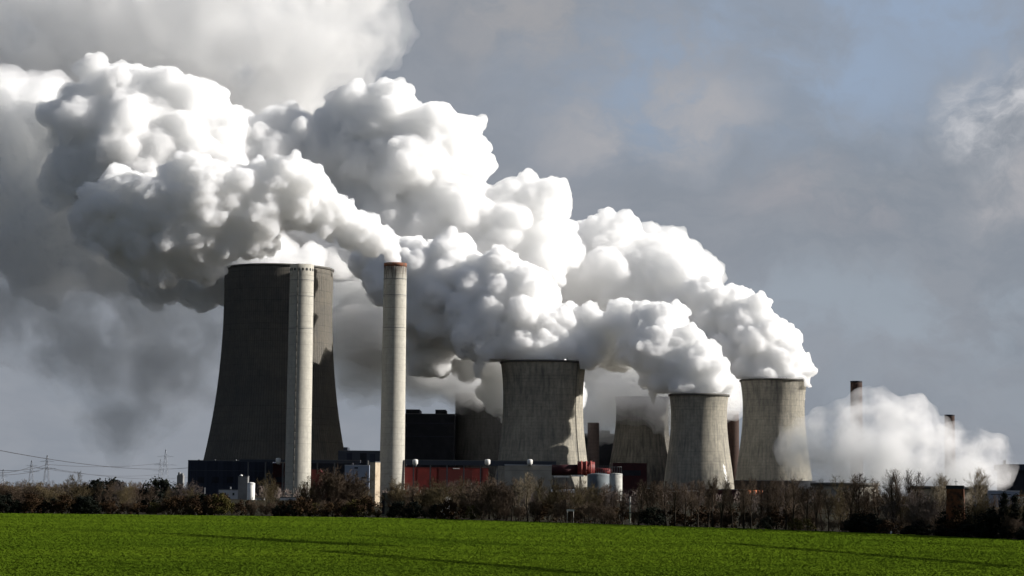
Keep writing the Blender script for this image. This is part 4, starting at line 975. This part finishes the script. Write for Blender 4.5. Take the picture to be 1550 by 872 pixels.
steam([(330, 270, 52, 0), (320, 215, 42, 10), (345, 185, 28, 12), (295, 165, 40, 10), (260, 150, 36, 10), (300, 310, 60, 0), (260, 250, 62, 0), (230, 190, 55, 0), (215, 125, 30, 10), (180, 135, 40, 10), (150, 118, 26, 10), (240, 310, 64, -10), (190, 300, 60, -10), (200, 240, 65, 0), (150, 200, 55, 0), (115, 185, 40, 10), (130, 260, 55, 0), (170, 345, 46, -10), (250, 375, 54, -10), (320, 370, 56, 0), (300, 410, 48, 0), (240, 410, 44, 0), (280, 390, 50, 0)],
      2240, M['steam'], 'steam_plume', 'big grey shaded steam mass with bright top, filling the left sky', 8, 2.0, LV3, disp=(4.4, 15.0))
def soft_steam(puffs, Y, mat, name, label, seed, voxel, levels, disp):
    """thin steam thickens inwards: an outer layer, an inner layer and a core, one inside the other"""
    root = empty(name, at(puffs[0][0], puffs[0][1], Y), label, 'steam cloud' if 'cloud' in name else 'steam veil', G)
    for k, (nm, f) in enumerate((('outer_layer', 1.10), ('inner_layer', .84), ('core', .60))):
        o = steam([(x, y, r * f, dy) for (x, y, r, dy) in puffs], Y, mat, nm, label, seed, voxel, levels, disp=disp)
        for p_ in ('label', 'category', 'group'): del o[p_]
        o.parent = root; o.location = o.location - root.location
# tall tower's mouth and the shaded veil drifting left of it
steam([(422, 424, 60, 0), (398, 400, 34, 0), (452, 410, 22, 0), (470, 404, 22, 0), (425, 396, 30, 10), (372, 392, 30, 30), (380, 362, 44, 30), (345, 372, 40, 40), (500, 400, 30, 40)],
      2200, M['steam_mid'], 'steam_plume', 'steam pouring left from the mouth of the tallest cooling tower', 9, 2.2, LV3, disp=(4.4, 15.0), mouth=TOWER_TOP[422.5])
soft_steam([(292, 425, 44, 0), (270, 440, 56, 0), (40, 330, 80, 0), (20, 400, 80, 0), (90, 380, 80, 0), (80, 450, 80, 0), (150, 430, 90, 0), (150, 500, 85, 0), (220, 470, 85, 0), (280, 470, 70, 0), (320, 500, 55, 0), (100, 520, 60, 20), (220, 550, 75, 0), (280, 560, 55, 0), (160, 580, 55, 0), (190, 620, 50, 0), (250, 610, 40, 0), (185, 655, 28, 0), (-60, 380, 90, 0), (-40, 460, 60, 0)],
      2270, M['steam_soft'], 'steam_veil', 'dull grey steam veil sinking left of the tallest cooling tower', 10, 4.0, LV2, disp=(5, 30))
soft_steam([(80, 215, 60, 0), (50, 270, 70, 0), (95, 310, 60, 0), (20, 210, 60, 0), (-20, 280, 80, 0), (60, 350, 70, 0), (-30, 180, 60, 0), (130, 340, 50, 0), (90, 160, 36, 0), (170, 400, 50, 0), (40, 150, 36, 0), (70, 150, 36, 0), (100, 210, 50, -20), (60, 240, 50, -20)],
      2300, M['steam_fade'], 'steam_cloud', 'grey white steam fading out at the left edge', 15, 3.0, LV2, disp=(6, 26))
# dark steam low behind the works
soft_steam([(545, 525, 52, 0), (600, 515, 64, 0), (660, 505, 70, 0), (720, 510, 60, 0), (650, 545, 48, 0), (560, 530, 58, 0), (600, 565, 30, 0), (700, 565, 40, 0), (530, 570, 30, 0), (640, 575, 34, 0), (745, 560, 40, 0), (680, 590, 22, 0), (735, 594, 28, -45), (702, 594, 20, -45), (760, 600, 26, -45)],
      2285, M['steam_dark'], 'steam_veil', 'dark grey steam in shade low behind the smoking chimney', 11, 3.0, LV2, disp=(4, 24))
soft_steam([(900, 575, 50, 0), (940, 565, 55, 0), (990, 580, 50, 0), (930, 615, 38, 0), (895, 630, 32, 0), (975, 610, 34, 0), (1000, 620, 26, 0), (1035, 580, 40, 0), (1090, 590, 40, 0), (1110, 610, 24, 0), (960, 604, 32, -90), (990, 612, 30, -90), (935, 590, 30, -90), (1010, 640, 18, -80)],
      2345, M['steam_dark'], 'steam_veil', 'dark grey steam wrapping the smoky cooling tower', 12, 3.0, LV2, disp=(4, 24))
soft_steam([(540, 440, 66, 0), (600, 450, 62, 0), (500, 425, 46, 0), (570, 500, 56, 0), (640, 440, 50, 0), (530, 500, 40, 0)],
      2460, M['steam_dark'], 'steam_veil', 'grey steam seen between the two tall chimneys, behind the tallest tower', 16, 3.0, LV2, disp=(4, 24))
# low steam over the squat towers
soft_steam([(1198, 700, 24, 0), (1205, 690, 30, 0), (1220, 680, 36, 0), (1250, 680, 44, 0), (1290, 680, 50, 0), (1260, 655, 30, 0), (1320, 650, 46, 0), (1348, 634, 28, 0), (1378, 616, 20, 10), (1380, 652, 36, 0), (1350, 690, 50, 0), (1398, 694, 42, 0), (1440, 692, 30, 0), (1460, 695, 42, 0), (1480, 668, 22, 0), (1490, 700, 34, 0), (1500, 680, 24, 0), (1290, 715, 40, 0), (1400, 722, 36, 0), (1340, 722, 36, 0), (1450, 722, 34, 0), (1235, 708, 26, 0), (1510, 715, 18, 0)],
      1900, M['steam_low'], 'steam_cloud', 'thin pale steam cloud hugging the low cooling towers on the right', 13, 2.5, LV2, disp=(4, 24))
# older steam, high and soft behind everything
soft_steam([(540, 40, 60, 0), (500, 80, 70, 0), (440, 100, 90, 0), (360, 60, 110, 0), (260, 50, 120, 0), (420, 170, 70, 0), (330, 130, 90, 0), (150, 50, 120, 0), (50, 120, 120, 0), (-40, 200, 110, 0), (30, 260, 80, 0), (560, 20, 50, 0), (440, 0, 100, 0), (200, -20, 110, 0), (40, -20, 110, 0), (-60, 60, 110, 0), (100, 90, 90, 0)],
      2900, M['steam_high'], 'steam_cloud', 'pale beige steam cloud spread high behind the left plumes', 14, 5.0, LV2, disp=(8, 50))
